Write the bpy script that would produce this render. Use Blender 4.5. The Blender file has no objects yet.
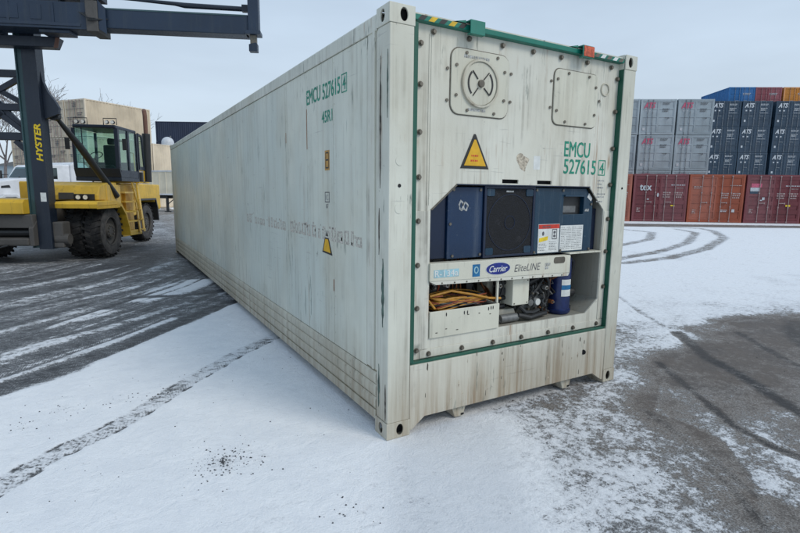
import bpy, math, random
import numpy as np
from math import sin, cos, pi, radians, atan2, sqrt
from mathutils import Vector, Matrix
from mathutils.geometry import tessellate_polygon

scn = bpy.context.scene
COL = scn.collection
R = random.Random(7)

# ------------------------------------------------------------------ camera, sky, sun, exposure
YAW = 0.52803
PITCH = -0.14794
ROLL = 0.01064
CAM = Vector((-1.59723, -2.89941, 1.73146))
cd = bpy.data.cameras.new("camera")
cam = bpy.data.objects.new("camera", cd)
COL.objects.link(cam)
fwd = Vector((sin(YAW) * cos(PITCH), cos(YAW) * cos(PITCH), sin(PITCH)))
rgt = Vector((cos(YAW), -sin(YAW), 0))
upv = rgt.cross(fwd)
r2 = cos(ROLL) * rgt + sin(ROLL) * upv
u2 = -sin(ROLL) * rgt + cos(ROLL) * upv
mw = Matrix((r2, u2, -fwd)).transposed().to_4x4()
mw.translation = CAM
cam.matrix_world = mw
cd.sensor_width = 36
cd.lens = 502.64 / 800 * 36
cd.clip_start = 0.05
cd.clip_end = 3000
scn.camera = cam

SUN_EL, SUN_AZ = radians(42), radians(152)          # azimuth from +Y, clockwise
world = bpy.data.worlds.new("World")
scn.world = world
world.use_nodes = True
wn = world.node_tree
wn.nodes.clear()
wo = wn.nodes.new("ShaderNodeOutputWorld")
bg = wn.nodes.new("ShaderNodeBackground")
bg.inputs["Strength"].default_value = 0.1
sky = wn.nodes.new("ShaderNodeTexSky")
sky.sky_type = 'NISHITA'
sky.sun_disc = False
sky.sun_elevation = SUN_EL
sky.sun_rotation = SUN_AZ
geo = wn.nodes.new("ShaderNodeTexCoord")
sep = wn.nodes.new("ShaderNodeSeparateXYZ")
wn.links.new(geo.outputs["Generated"], sep.inputs[0])
ramp = wn.nodes.new("ShaderNodeValToRGB")
ramp.color_ramp.elements[0].position = 0.0
ramp.color_ramp.elements[0].color = (0.620, 0.715, 0.805, 1)
ramp.color_ramp.elements[1].position = 0.55
ramp.color_ramp.elements[1].color = (0.425, 0.545, 0.700, 1)
wn.links.new(sep.outputs["Z"], ramp.inputs[0])
cn = wn.nodes.new("ShaderNodeTexNoise")
cn.inputs["Scale"].default_value = 2.6
cn.inputs["Detail"].default_value = 4
mp = wn.nodes.new("ShaderNodeMapping")
mp.inputs["Scale"].default_value = (1, 1, 4)
wn.links.new(geo.outputs["Generated"], mp.inputs[0])
wn.links.new(mp.outputs[0], cn.inputs["Vector"])
cr = wn.nodes.new("ShaderNodeMapRange")
cr.inputs["From Min"].default_value = 0.3
cr.inputs["From Max"].default_value = 0.7
cr.inputs["To Min"].default_value = 9.9
cr.inputs["To Max"].default_value = 11.4
wn.links.new(cn.outputs["Fac"], cr.inputs["Value"])
mulc = wn.nodes.new("ShaderNodeVectorMath")
mulc.operation = 'SCALE'
wn.links.new(ramp.outputs[0], mulc.inputs[0])
wn.links.new(cr.outputs[0], mulc.inputs["Scale"])
mix = wn.nodes.new("ShaderNodeMix")
mix.data_type = 'RGBA'
mix.inputs["Factor"].default_value = 0.9
wn.links.new(sky.outputs[0], mix.inputs["A"])
wn.links.new(mulc.outputs[0], mix.inputs["B"])
wn.links.new(mix.outputs["Result"], bg.inputs["Color"])
wn.links.new(bg.outputs[0], wo.inputs[0])

sd = bpy.data.lights.new("sun", 'SUN')
sd.energy = 1.35
sd.angle = radians(22)
sd.color = (1.0, 0.95, 0.86)
sun = bpy.data.objects.new("sun", sd)
COL.objects.link(sun)
sdir = Vector((sin(SUN_AZ) * cos(SUN_EL), cos(SUN_AZ) * cos(SUN_EL), sin(SUN_EL)))
sun.rotation_euler = sdir.to_track_quat('Z', 'Y').to_euler()
scn.view_settings.view_transform = 'Standard'
scn.view_settings.look = 'None'
scn.view_settings.exposure = 0.10
scn.view_settings.gamma = 1
scn.cycles.max_bounces = 6
scn.cycles.transparent_max_bounces = 12

# ------------------------------------------------------------------ helpers

class Nodes:
    """small wrapper to write node trees briefly"""
    def __init__(s, nt):
        s.nt = nt
        nt.nodes.clear()
        s.coord = None

    def n(s, t, **kw):
        nd = s.nt.nodes.new(t)
        for k, v in kw.items():
            setattr(nd, k, v)
        return nd

    def link(s, a, b):
        s.nt.links.new(a, b)

    def put(s, sock, v):
        if isinstance(v, bpy.types.NodeSocket):
            s.link(v, sock)
        elif v is not None:
            if isinstance(v, (tuple, list)) and len(v) == 3 and sock.type == 'RGBA':
                v = (*v, 1)
            sock.default_value = v

    def obj(s):
        if s.coord is None:
            s.coord = s.n("ShaderNodeTexCoord")
        return s.coord.outputs["Object"]

    def map(s, scale=(1, 1, 1), rot=(0, 0, 0), loc=(0, 0, 0), vec=None):
        m = s.n("ShaderNodeMapping")
        s.link(vec or s.obj(), m.inputs[0])
        m.inputs["Scale"].default_value = scale
        m.inputs["Rotation"].default_value = rot
        m.inputs["Location"].default_value = loc
        return m.outputs[0]

    def noise(s, scale, detail=4, rough=0.55, vec=None, dist=0.0):
        m = s.n("ShaderNodeTexNoise")
        s.link(vec or s.obj(), m.inputs["Vector"])
        m.inputs["Scale"].default_value = scale
        m.inputs["Detail"].default_value = detail
        m.inputs["Roughness"].default_value = rough
        m.inputs["Distortion"].default_value = dist
        return m.outputs["Fac"]

    def rng(s, v, a, b, c=0.0, d=1.0, smooth=True):
        m = s.n("ShaderNodeMapRange")
        m.interpolation_type = 'SMOOTHSTEP' if smooth else 'LINEAR'
        s.put(m.inputs["Value"], v)
        for k, x in zip(("From Min", "From Max", "To Min", "To Max"), (a, b, c, d)):
            s.put(m.inputs[k], x)
        return m.outputs[0]

    def math(s, op, a, b=None, c=None, clamp=False):
        m = s.n("ShaderNodeMath", operation=op, use_clamp=clamp)
        s.put(m.inputs[0], a)
        if b is not None:
            s.put(m.inputs[1], b)
        if c is not None:
            s.put(m.inputs[2], c)
        return m.outputs[0]

    def mix(s, f, a, b):
        m = s.n("ShaderNodeMix", data_type='RGBA')
        s.put(m.inputs["Factor"], f)
        s.put(m.inputs["A"], a)
        s.put(m.inputs["B"], b)
        return m.outputs["Result"]

    def sepxyz(s, vec=None):
        m = s.n("ShaderNodeSeparateXYZ")
        s.link(vec or s.obj(), m.inputs[0])
        return m.outputs

    def bump(s, h, strength=0.3, dist=0.01, normal=None):
        m = s.n("ShaderNodeBump")
        m.inputs["Strength"].default_value = strength
        m.inputs["Distance"].default_value = dist
        s.link(h, m.inputs["Height"])
        if normal:
            s.link(normal, m.inputs["Normal"])
        return m.outputs[0]

    def out(s, color, rough=0.5, metal=0.0, normal=None, spec=0.5, **kw):
        p = s.n("ShaderNodeBsdfPrincipled")
        s.put(p.inputs["Base Color"], color)
        s.put(p.inputs["Roughness"], rough)
        s.put(p.inputs["Metallic"], metal)
        p.inputs["Specular IOR Level"].default_value = spec
        if normal:
            s.link(normal, p.inputs["Normal"])
        o = s.n("ShaderNodeOutputMaterial")
        s.link(p.outputs[0], o.inputs[0])
        return p


MATS = {}

def newmat(name):
    m = bpy.data.materials.new(name)
    m.use_nodes = True
    MATS[name] = m
    return Nodes(m.node_tree)


def paint(name, col, dirt=(0.10, 0.09, 0.075), amount=0.4, rough=0.5, scale=1.0, streak=True, metal=0.0, wear=None, var=0.12):
    """weathered paint: tone variation, vertical grime streaks, small chips"""
    N = newmat(name)
    oi = N.n("ShaderNodeObjectInfo")
    base = N.noise(1.3 * scale, 4)
    c2 = tuple(x * (1 - var * 1.6) for x in col)
    c = N.mix(N.rng(base, 0.35, 0.65), col, c2)
    if streak:
        v = N.map((9 * scale, 9 * scale, 0.55 * scale))
        st = N.noise(1.0, 5, 0.7, v)
        pat = N.noise(1.6 * scale, 3)
        f = N.math('MULTIPLY', N.rng(st, 0.5, 0.8), N.rng(pat, 0.3, 0.7, 0.25, 1.0))
        c = N.mix(N.math('MULTIPLY', f, amount), c, dirt)
    hs = N.n("ShaderNodeHueSaturation")
    N.link(c, hs.inputs["Color"])
    N.link(N.rng(oi.outputs["Random"], 0, 1, 0.86, 1.14, False), hs.inputs["Value"])
    N.link(N.rng(oi.outputs["Random"], 0, 1, 1.08, 0.88, False), hs.inputs["Saturation"])
    c = hs.outputs[0]
    fine = N.noise(26 * scale, 5, 0.7)
    c = N.mix(N.rng(fine, 0.60, 0.80, 0, amount * 0.8), c, dirt)
    if wear:
        w = N.noise(7 * scale, 6, 0.75)
        c = N.mix(N.rng(w, 0.66, 0.70), c, wear)
    h = N.noise(14 * scale, 4)
    N.out(c, N.rng(fine, 0.3, 0.7, rough - 0.08, rough + 0.15), metal, N.bump(h, 0.12, 0.004))
    return MATS[name]


def plain(name, col, rough=0.5, metal=0.0, var=0.15, scale=20, bump=0.1):
    N = newmat(name)
    f = N.noise(scale, 4)
    c = N.mix(N.rng(f, 0.35, 0.65), tuple(x * (1 - var) for x in col), tuple(min(1, x * (1 + var)) for x in col))
    N.out(c, rough, metal, N.bump(f, bump, 0.003))
    return MATS[name]


class MB:
    """collects shapes and links them as one mesh object"""
    def __init__(s):
        s.v, s.f = [], []

    def add(s, vs, fs, M=None):
        b = len(s.v)
        if M is not None:
            vs = [tuple(M @ Vector(v)) for v in vs]
        s.v += [tuple(v) for v in vs]
        s.f += [tuple(i + b for i in f) for f in fs]
        return s

    def box(s, x0, x1, y0, y1, z0, z1, M=None):
        vs = [(x0, y0, z0), (x1, y0, z0), (x1, y1, z0), (x0, y1, z0), (x0, y0, z1), (x1, y0, z1), (x1, y1, z1), (x0, y1, z1)]
        fs = [(0, 3, 2, 1), (4, 5, 6, 7), (0, 1, 5, 4), (1, 2, 6, 5), (2, 3, 7, 6), (3, 0, 4, 7)]
        return s.add(vs, fs, M)

    def prism(s, poly, a0, a1, axis='y', holes=(), M=None):
        """polygon (2-D) extruded along an axis; axis y: (x,z), x: (y,z), z: (x,y)"""
        def P(p, a):
            return {'y': (p[0], a, p[1]), 'x': (a, p[0], p[1]), 'z': (p[0], p[1], a)}[axis]
        loops = [list(poly)] + [list(h) for h in holes]
        flat = [p for l in loops for p in l]
        tris = tessellate_polygon([[Vector((p[0], p[1], 0)) for p in l] for l in loops])
        n = len(flat)
        vs = [P(p, a0) for p in flat] + [P(p, a1) for p in flat]
        fs = [tuple(t) for t in tris] + [tuple(i + n for i in reversed(t)) for t in tris]
        k = 0
        for l in loops:
            m = len(l)
            for i in range(m):
                j = (i + 1) % m
                fs.append((k + i, k + j, k + j + n, k + i + n))
            k += m
        return s.add(vs, fs, M)

    def tube(s, pts, r, n=8, closed=False, caps=True, M=None):
        pts = [Vector(p) for p in pts]
        rs = r if isinstance(r, (list, tuple)) else [r] * len(pts)
        vs, fs = [], []
        prev = None
        for i, p in enumerate(pts):
            a = pts[max(i - 1, 0)] if not closed else pts[i - 1]
            b = pts[min(i + 1, len(pts) - 1)] if not closed else pts[(i + 1) % len(pts)]
            t = (b - a).normalized()
            if prev is None:
                ref = Vector((0, 0, 1)) if abs(t.z) < 0.9 else Vector((1, 0, 0))
                u = t.cross(ref).normalized()
            else:
                u = (prev - t * prev.dot(t)).normalized()
            prev = u
            w = t.cross(u)
            for k in range(n):
                q = 2 * pi * k / n
                vs.append(p + (u * cos(q) + w * sin(q)) * rs[i])
        m = len(pts)
        for i in range(m if closed else m - 1):
            for k in range(n):
                a, b = i * n + k, i * n + (k + 1) % n
                c, d = ((i + 1) % m) * n + (k + 1) % n, ((i + 1) % m) * n + k
                fs.append((a, b, c, d))
        if caps and not closed:
            fs.append(tuple(range(n - 1, -1, -1)))
            fs.append(tuple((m - 1) * n + k for k in range(n)))
        return s.add(vs, fs, M)

    def cyl(s, p0, p1, r, n=16, r1=None, M=None):
        return s.tube([p0, p1], [r, r if r1 is None else r1], n, M=M)

    def bar(s, p0, p1, w, h, M=None):
        """rectangular bar between two points"""
        p0, p1 = Vector(p0), Vector(p1)
        t = (p1 - p0).normalized()
        ref = Vector((0, 1, 0)) if abs(t.y) < 0.9 else Vector((0, 0, 1))
        u = t.cross(ref).normalized() * w / 2
        q = t.cross(u).normalized() * h / 2
        vs = [p0 - u - q, p0 + u - q, p0 + u + q, p0 - u + q, p1 - u - q, p1 + u - q, p1 + u + q, p1 - u + q]
        fs = [(0, 3, 2, 1), (4, 5, 6, 7), (0, 1, 5, 4), (1, 2, 6, 5), (2, 3, 7, 6), (3, 0, 4, 7)]
        return s.add(vs, fs, M)

    def lathe(s, prof, n=32, axis='x', M=None, closed=True):
        """profile (radius, along) turned about an axis"""
        vs, fs = [], []
        m = len(prof)
        for k in range(n):
            q = 2 * pi * k / n
            for r, a in prof:
                c, d = r * cos(q), r * sin(q)
                vs.append({'x': (a, c, d), 'y': (d, a, c), 'z': (c, d, a)}[axis])
        for k in range(n):
            k2 = (k + 1) % n
            for i in range(m if closed else m - 1):
                j = (i + 1) % m
                fs.append((k * m + i, k * m + j, k2 * m + j, k2 * m + i))
        return s.add(vs, fs, M)

    def mesh(s, name, mat=None, smooth=False):
        me = bpy.data.meshes.new(name)
        me.from_pydata(s.v, [], s.f)
        me.validate()
        import bmesh
        bm = bmesh.new()
        bm.from_mesh(me)
        bmesh.ops.recalc_face_normals(bm, faces=bm.faces)
        bm.to_mesh(me)
        bm.free()
        if mat:
            me.materials.append(MATS[mat] if isinstance(mat, str) else mat)
        if smooth:
            me.polygons.foreach_set("use_smooth", [True] * len(me.polygons))
            me.set_sharp_from_angle(angle=radians(35))
        return me

    def build(s, name, mat, parent=None, bevel=0, smooth=False, seg=2, **kw):
        return link(name, s.mesh(name, mat, smooth), parent, bevel=bevel, seg=seg, **kw)


def link(name, me, parent=None, loc=None, rot=None, bevel=0, seg=2, **props):
    o = bpy.data.objects.new(name, me)
    COL.objects.link(o)
    if parent:
        o.parent = parent
    if loc is not None:
        o.location = loc
    if rot is not None:
        o.rotation_euler = rot
    if bevel:
        b = o.modifiers.new("bevel", 'BEVEL')
        b.width = bevel
        b.segments = seg
        b.limit_method = 'ANGLE'
        b.angle_limit = radians(40)
        b.harden_normals = False
    for k, v in props.items():
        o[k] = v
    return o


def thing(name, label, cat, loc=(0, 0, 0), rz=0.0, group=None):
    o = bpy.data.objects.new(name, None)
    COL.objects.link(o)
    o.empty_display_size = 0.3
    o.location = loc
    o.rotation_euler = (0, 0, rz)
    o["label"] = label
    o["category"] = cat
    if group:
        o["group"] = group
    return o


def cf(r, d, z=0.0):
    """point 'r' metres to the right and 'd' metres ahead of the photographer's standing place"""
    return (CAM.x + r * cos(YAW) + d * sin(YAW), CAM.y - r * sin(YAW) + d * cos(YAW), z)


def rrect(x0, x1, z0, z1, r, n=5):
    out = []
    for cx, cz, a0 in ((x1 - r, z1 - r, 0), (x0 + r, z1 - r, 90), (x0 + r, z0 + r, 180), (x1 - r, z0 + r, 270)):
        for i in range(n + 1):
            a = radians(a0 + 90 * i / n)
            out.append((cx + r * cos(a), cz + r * sin(a)))
    return out


def oval(cx, cz, rx, rz, n=18):
    return [(cx + rx * cos(2 * pi * i / n), cz + rz * sin(2 * pi * i / n)) for i in range(n)]


TXT = {}

def text_mesh(body, w, h, mat, bold=0.0, shear=0.0, spacing=1.0):
    """letters as a thin mesh fitted to width w and height h, lower left corner at the origin, in the XY plane"""
    key = (body, round(w, 3), round(h, 3), mat, bold, shear)
    if key in TXT:
        return TXT[key]
    cu = bpy.data.curves.new("lettering", 'FONT')
    cu.body = body
    cu.size = 1
    cu.shear = shear
    cu.space_character = spacing
    cu.resolution_u = 3
    o = bpy.data.objects.new("lettering", cu)
    COL.objects.link(o)
    dg = bpy.context.evaluated_depsgraph_get()
    me = bpy.data.meshes.new_from_object(o.evaluated_get(dg))
    bpy.data.objects.remove(o)
    n = len(me.vertices)
    co = np.empty(n * 3)
    me.vertices.foreach_get("co", co)
    co = co.reshape(-1, 3)
    lo, hi = co.min(0), co.max(0)
    co[:, 0] = (co[:, 0] - lo[0]) / (hi[0] - lo[0]) * w
    co[:, 1] = (co[:, 1] - lo[1]) / (hi[1] - lo[1]) * h
    me.vertices.foreach_set("co", co.ravel())
    if bold:
        vs, fs = [tuple(v) for v in co], [tuple(p.vertices) for p in me.polygons]
        av, af_ = [], []
        for i, (dx, dy) in enumerate(((0, 0), (1, 0), (-1, 0), (0, 1), (0, -1), (.7, .7), (-.7, .7), (.7, -.7), (-.7, -.7))):
            off = len(av)
            av += [(v[0] + dx * bold * h, v[1] + dy * bold * h * 0.7, v[2] + i * 0.00006) for v in vs]
            af_ += [tuple(k + off for k in f) for f in fs]
        bpy.data.meshes.remove(me)
        me = bpy.data.meshes.new("lettering")
        me.from_pydata(av, [], af_)
    me.materials.clear()
    me.materials.append(MATS[mat])
    me.name = "lettering"
    TXT[key] = me
    return me


def text_front(body, x, y, z, w, h, mat, parent, bold=0.0, shear=0.0, name="lettering", label=None):
    o = link(name, text_mesh(body, w, h, mat, bold, shear), parent, (x, y, z), (pi / 2, 0, 0))
    if label:
        o["label"] = label
    return o

# ------------------------------------------------------------------ materials
# dirty off-white reefer paint
def reefer_paint(name, col, grime=0.5, rust=0.0, scuff=0.0, cool=None):
    N = newmat(name)
    x, y, z = N.sepxyz()
    big = N.noise(0.9, 4, 0.6)
    c = N.mix(N.rng(big, 0.35, 0.65), col, tuple(v * 0.86 for v in col))
    if cool:
        c = N.mix(N.rng(N.noise(0.45, 3), 0.42, 0.6), c, cool)
    v1 = N.map((11, 11, 0.40))
    s1 = N.noise(1.0, 6, 0.72, v1)
    v2 = N.map((30, 30, 0.5), loc=(3, 5, 1))
    s2 = N.noise(1.0, 4, 0.6, v2)
    patch = N.rng(N.noise(1.5, 4, 0.6), 0.36, 0.66, 0.08, 1.0)
    patch2 = N.rng(N.noise(2.4, 4, 0.6, N.map((1, 1, 1), loc=(9, 2, 4))), 0.46, 0.66, 0.0, 1.0)
    f1 = N.math('MULTIPLY', N.rng(s1, 0.46, 0.78), patch)
    c = N.mix(N.math('MULTIPLY', f1, 0.80 * grime), c, (0.235, 0.21, 0.165))
    f2 = N.math('MULTIPLY', N.rng(s2, 0.46, 0.80), patch2)
    c = N.mix(N.math('MULTIPLY', f2, 0.60 * grime), c, (0.13, 0.12, 0.10))
    # soft yellowed and greyed areas, fine scratches
    c = N.mix(N.rng(N.noise(0.8, 5, 0.6, N.map((1, 1, 0.7), loc=(5, 5, 5))), 0.45, 0.68, 0, 0.35), c, (0.46, 0.42, 0.31))
    scr = N.noise(1.0, 2, 0.5, N.map((3, 3, 55), rot=(0.35, 0.35, 0), loc=(2, 1, 7)))
    scm2 = N.math('MULTIPLY', N.rng(scr, 0.67, 0.70), N.rng(N.noise(1.3, 3), 0.52, 0.6))
    c = N.mix(N.math('MULTIPLY', scm2, 0.35), c, (0.30, 0.30, 0.28))
    # speckled scuffs
    sc = N.noise(9, 9, 0.8, dist=0.6)
    scm = N.math('MULTIPLY', N.rng(sc, 0.615, 0.66), N.rng(N.noise(1.7, 3), 0.48, 0.6))
    c = N.mix(N.math('MULTIPLY', scm, 0.75), c, (0.17, 0.165, 0.15))
    # low dirt and ochre wash
    low = N.math('MULTIPLY', N.rng(z, 0.75, 0.05), N.rng(s1, 0.3, 0.7, 0.3, 1.0))
    c = N.mix(N.math('MULTIPLY', low, 0.45 * grime + rust * 0.3), c, (0.27, 0.20, 0.125))
    if scuff:
        vv = N.map((26, 26, 2.2), loc=(1, 2, 0.4))
        k = N.noise(1.0, 5, 0.7, vv)
        m = N.math('MULTIPLY', N.rng(k, 0.57, 0.63), N.rng(N.noise(2.1, 3), 0.54, 0.62))
        c = N.mix(N.math('MULTIPLY', m, scuff), c, (0.045, 0.075, 0.062))
    if rust:
        rv = N.map((20, 20, 0.7), loc=(7, 1, 3))
        rr = N.math('MULTIPLY', N.rng(N.noise(1.0, 5, 0.7, rv), 0.54, 0.72), N.rng(N.noise(2.7, 3), 0.46, 0.62))
        c = N.mix(N.math('MULTIPLY', rr, rust * 0.8), c, (0.27, 0.14, 0.06))
    h = N.math('ADD', N.noise(1.6, 2), N.math('MULTIPLY', N.noise(60, 3), 0.06))
    N.out(c, N.rng(s1, 0.3, 0.8, 0.36, 0.6), 0, N.bump(h, 0.42, 0.03), spec=0.4)


reefer_paint("reefer side paint", (0.68, 0.69, 0.595), 0.80, 0.45, 0.5, cool=(0.58, 0.62, 0.56))
reefer_paint("reefer frame paint", (0.65, 0.655, 0.57), 1.1, 0.9, 0.9)
reefer_paint("reefer end paint", (0.69, 0.685, 0.60), 1.35, 1.0, 0.5)
reefer_paint("reefer rubbing paint", (0.60, 0.59, 0.49), 1.2, 0.9, 0.5)
reefer_paint("reefer hatch paint", (0.66, 0.65, 0.545), 0.8, 0.5, 0.2)
reefer_paint("reefer shaded inner paint", (0.34, 0.335, 0.29), 1.2, 0.5, 0.4)  # off-white paint darkened to carry the shade inside the recess
paint("green trim", (0.006, 0.095, 0.060), (0.03, 0.05, 0.04), 0.7, 0.5)
paint("green paint", (0.010, 0.19, 0.135), (0.03, 0.06, 0.045), 0.6, 0.42)
plain("scrape green", (0.065, 0.105, 0.085), 0.7, var=0.4)
plain("residue brown", (0.43, 0.38, 0.30), 0.8, var=0.4, scale=50)
plain("ghost mark", (0.455, 0.425, 0.37), 0.7, var=0.3, scale=60)
plain("scrape dark", (0.09, 0.08, 0.065), 0.8, var=0.5)
plain("green lettering", (0.01, 0.235, 0.15), 0.5, var=0.3, scale=30)
plain("black rubber", (0.012, 0.012, 0.013), 0.6)
plain("dark recess", (0.012, 0.012, 0.014), 0.9)
plain("bolt steel", (0.15, 0.135, 0.11), 0.5, 0.6)
plain("hazard yellow", (0.62, 0.40, 0.015), 0.5)
plain("sign yellow", (0.66, 0.37, 0.012), 0.45, var=0.08)
plain("sign black", (0.02, 0.02, 0.02), 0.5)
plain("sign red", (0.55, 0.04, 0.02), 0.5)
plain("label white", (0.66, 0.68, 0.66), 0.45, var=0.07)
plain("label ink", (0.10, 0.10, 0.11), 0.5)
plain("label yellow", (0.75, 0.55, 0.02), 0.45)
plain("label blue", (0.01, 0.13, 0.30), 0.4)
plain("label light blue", (0.30, 0.50, 0.56), 0.5)
plain("orange label", (0.45, 0.24, 0.05), 0.5)
plain("logo blue", (0.012, 0.025, 0.20), 0.35)
plain("bracket orange", (0.50, 0.085, 0.035), 0.55, var=0.3, scale=40)
paint("unit blue", (0.003, 0.026, 0.078), (0.16, 0.19, 0.22), 0.75, 0.34, 1.6, wear=(0.13, 0.17, 0.21))
paint("unit deep blue", (0.002, 0.012, 0.042), (0.10, 0.12, 0.15), 0.15, 0.38, 1.6)
paint("unit teal blue", (0.003, 0.034, 0.070), (0.22, 0.26, 0.28), 0.6, 0.38, 2.6, wear=(0.22, 0.28, 0.31))
plain("receiver blue", (0.010, 0.022, 0.095), 0.32, 0.1)
plain("cable yellow", (0.42, 0.20, 0.02), 0.5)
plain("cable orange", (0.25, 0.055, 0.02), 0.5)
plain("copper pipe", (0.30, 0.12, 0.05), 0.4, 0.7)
plain("grey machine", (0.16, 0.165, 0.165), 0.45, 0.3)
plain("black machine", (0.018, 0.019, 0.02), 0.45)
plain("galvanised steel", (0.36, 0.35, 0.33), 0.45, 0.5)
plain("faded mark", (0.30, 0.31, 0.31), 0.6, var=0.5, scale=60)

# condenser guard: dark perforated sheet
N = newmat("condenser mesh")
v = N.n("ShaderNodeTexVoronoi")
v.inputs["Scale"].default_value = 95
N.link(N.obj(), v.inputs["Vector"])
c = N.mix(N.rng(v.outputs["Distance"], 0.2, 0.45), (0.008, 0.010, 0.018), (0.002, 0.003, 0.005))
c = N.mix(N.rng(N.noise(14, 5, 0.7), 0.56, 0.75, 0, 0.5), c, (0.035, 0.035, 0.04))
N.out(c, 0.8, 0.0, N.bump(v.outputs["Distance"], 0.5, 0.004))

# handler
paint("handler yellow", (0.78, 0.49, 0.055), (0.13, 0.10, 0.06), 1.1, 0.5, 1.3)
paint("handler black", (0.010, 0.018, 0.034), (0.05, 0.058, 0.065), 0.5, 0.40, 1.2)
paint("spreader navy", (0.012, 0.028, 0.058), (0.09, 0.10, 0.08), 0.55, 0.42, 1.0)
paint("mast edge", (0.03, 0.075, 0.085), (0.09, 0.10, 0.09), 0.5, 0.4, 1.0)
paint("dirty frame", (0.085, 0.08, 0.075), (0.03, 0.028, 0.025), 0.8, 0.7, 2.0)
paint("exhaust rust", (0.16, 0.075, 0.05), (0.05, 0.03, 0.025), 0.6, 0.7, 3.0)
plain("cab interior", (0.03, 0.035, 0.035), 0.6)
plain("lamp lens", (0.8, 0.8, 0.75), 0.15)
plain("brand yellow", (0.70, 0.50, 0.01), 0.5)
N = newmat("tyre rubber")
x, y, z = N.sepxyz()
dust = N.rng(N.noise(5, 5, 0.7), 0.35, 0.7)
c = N.mix(dust, (0.012, 0.012, 0.013), (0.045, 0.043, 0.042))
N.out(c, 0.8, 0, N.bump(N.noise(40, 4), 0.3, 0.005), spec=0.25)
N = newmat("tyre sidewall")
dust = N.rng(N.noise(6, 5, 0.7), 0.3, 0.7)
c = N.mix(dust, (0.045, 0.045, 0.047), (0.105, 0.10, 0.098))
N.out(c, 0.85, 0, N.bump(N.noise(40, 4), 0.3, 0.005), spec=0.2)

def glass(name, tint, refl=0.12):
    N = newmat(name)
    t = N.n("ShaderNodeBsdfTransparent")
    t.inputs[0].default_value = (*tint, 1)
    g = N.n("ShaderNodeBsdfGlossy")
    g.inputs["Roughness"].default_value = 0.04
    fr = N.n("ShaderNodeLayerWeight")
    fr.inputs["Blend"].default_value = 0.5
    f = N.math('ADD', N.math('MULTIPLY', N.math('POWER', fr.outputs["Facing"], 4.0), 0.6), refl, clamp=True)
    m = N.n("ShaderNodeMixShader")
    N.link(f, m.inputs[0])
    N.link(t.outputs[0], m.inputs[1])
    N.link(g.outputs[0], m.inputs[2])
    o = N.n("ShaderNodeOutputMaterial")
    N.link(m.outputs[0], o.inputs[0])

glass("cab glass", (0.80, 0.93, 0.91), 0.03)
glass("truck glass", (0.22, 0.40, 0.42), 0.10)

# stacked containers
CPAINT = dict(
    maroon=(0.175, 0.036, 0.045), rust=(0.36, 0.095, 0.052), grey=(0.36, 0.435, 0.475), navy=(0.022, 0.052, 0.090),
    blue=(0.012, 0.155, 0.42), crimson=(0.27, 0.05, 0.07), orange=(0.66, 0.27, 0.06), beige=(0.68, 0.57, 0.42), darknavy=(0.013, 0.024, 0.055))
for k, c in CPAINT.items():
    paint("box " + k, c, (0.10, 0.07, 0.05) if k not in ("navy", "darknavy", "grey") else (0.09, 0.10, 0.11), 0.35 if k != 'beige' else 0.25, 0.5, 0.6)
    paint("box " + k + " door", tuple(v * 0.93 for v in c), (0.08, 0.06, 0.05), 0.4, 0.5, 0.7)
plain("rod grey", (0.22, 0.24, 0.26), 0.5, 0.2)
plain("rod pale", (0.34, 0.26, 0.25), 0.5, 0.2)
plain("print white", (0.47, 0.50, 0.53), 0.5)
plain("print pink", (0.50, 0.10, 0.17), 0.5)
plain("print dark", (0.10, 0.11, 0.12), 0.5)
plain("print faded", (0.36, 0.28, 0.27), 0.5)
paint("cream trailer paint", (0.78, 0.71, 0.55), (0.3, 0.27, 0.2), 0.3, 0.5, 0.6)
paint("truck white", (0.72, 0.74, 0.77), (0.3, 0.3, 0.3), 0.25, 0.3, 1.0)
plain("tank white", (0.55, 0.58, 0.62), 0.4)
plain("tree bark", (0.16, 0.14, 0.135), 0.9, scale=3)
plain("gravel stone", (0.075, 0.08, 0.09), 0.8, scale=30, var=0.4)

# ------------------------------------------------------------------ ground: one sheet, snow cover stored per vertex
def axis(segs):
    out = [segs[0][0]]
    for a, b, h in segs:
        n = max(1, int(round((b - a) / h)))
        out += [a + (b - a) * (i + 1) / n for i in range(n)]
    return np.array(out)

gx = axis([(-900, -200, 140), (-200, -40, 8), (-40, -14, 0.8), (-14, -5, 0.08), (-5, 8.2, 0.028), (8.2, 14, 0.06), (14, 34, 0.16), (34, 60, 0.8), (60, 200, 10), (200, 900, 140)])
gy = axis([(-900, -60, 140), (-60, -6, 6), (-6, -2.4, 0.15), (-2.4, 7.5, 0.028), (7.5, 20, 0.07), (20, 44, 0.4), (44, 200, 6), (200, 900, 140)])
nx, ny = len(gx), len(gy)
X, Y = np.meshgrid(gx, gy)

def sst(v, a, b):
    t = np.clip((v - a) / (b - a), 0, 1)
    return t * t * (3 - 2 * t)

def dist_line(pts):
    """distance to a polyline, and the run length along it"""
    best = np.full(X.shape, 1e9)
    run = np.zeros(X.shape)
    acc = 0
    for (x0, y0), (x1, y1) in zip(pts[:-1], pts[1:]):
        dx, dy = x1 - x0, y1 - y0
        L = sqrt(dx * dx + dy * dy)
        t = np.clip(((X - x0) * dx + (Y - y0) * dy) / (L * L), 0, 1)
        d = np.hypot(X - x0 - t * dx, Y - y0 - t * dy)
        m = d < best
        best[m] = d[m]
        run[m] = (acc + t * L)[m]
        acc += L
    return best, run

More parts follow.
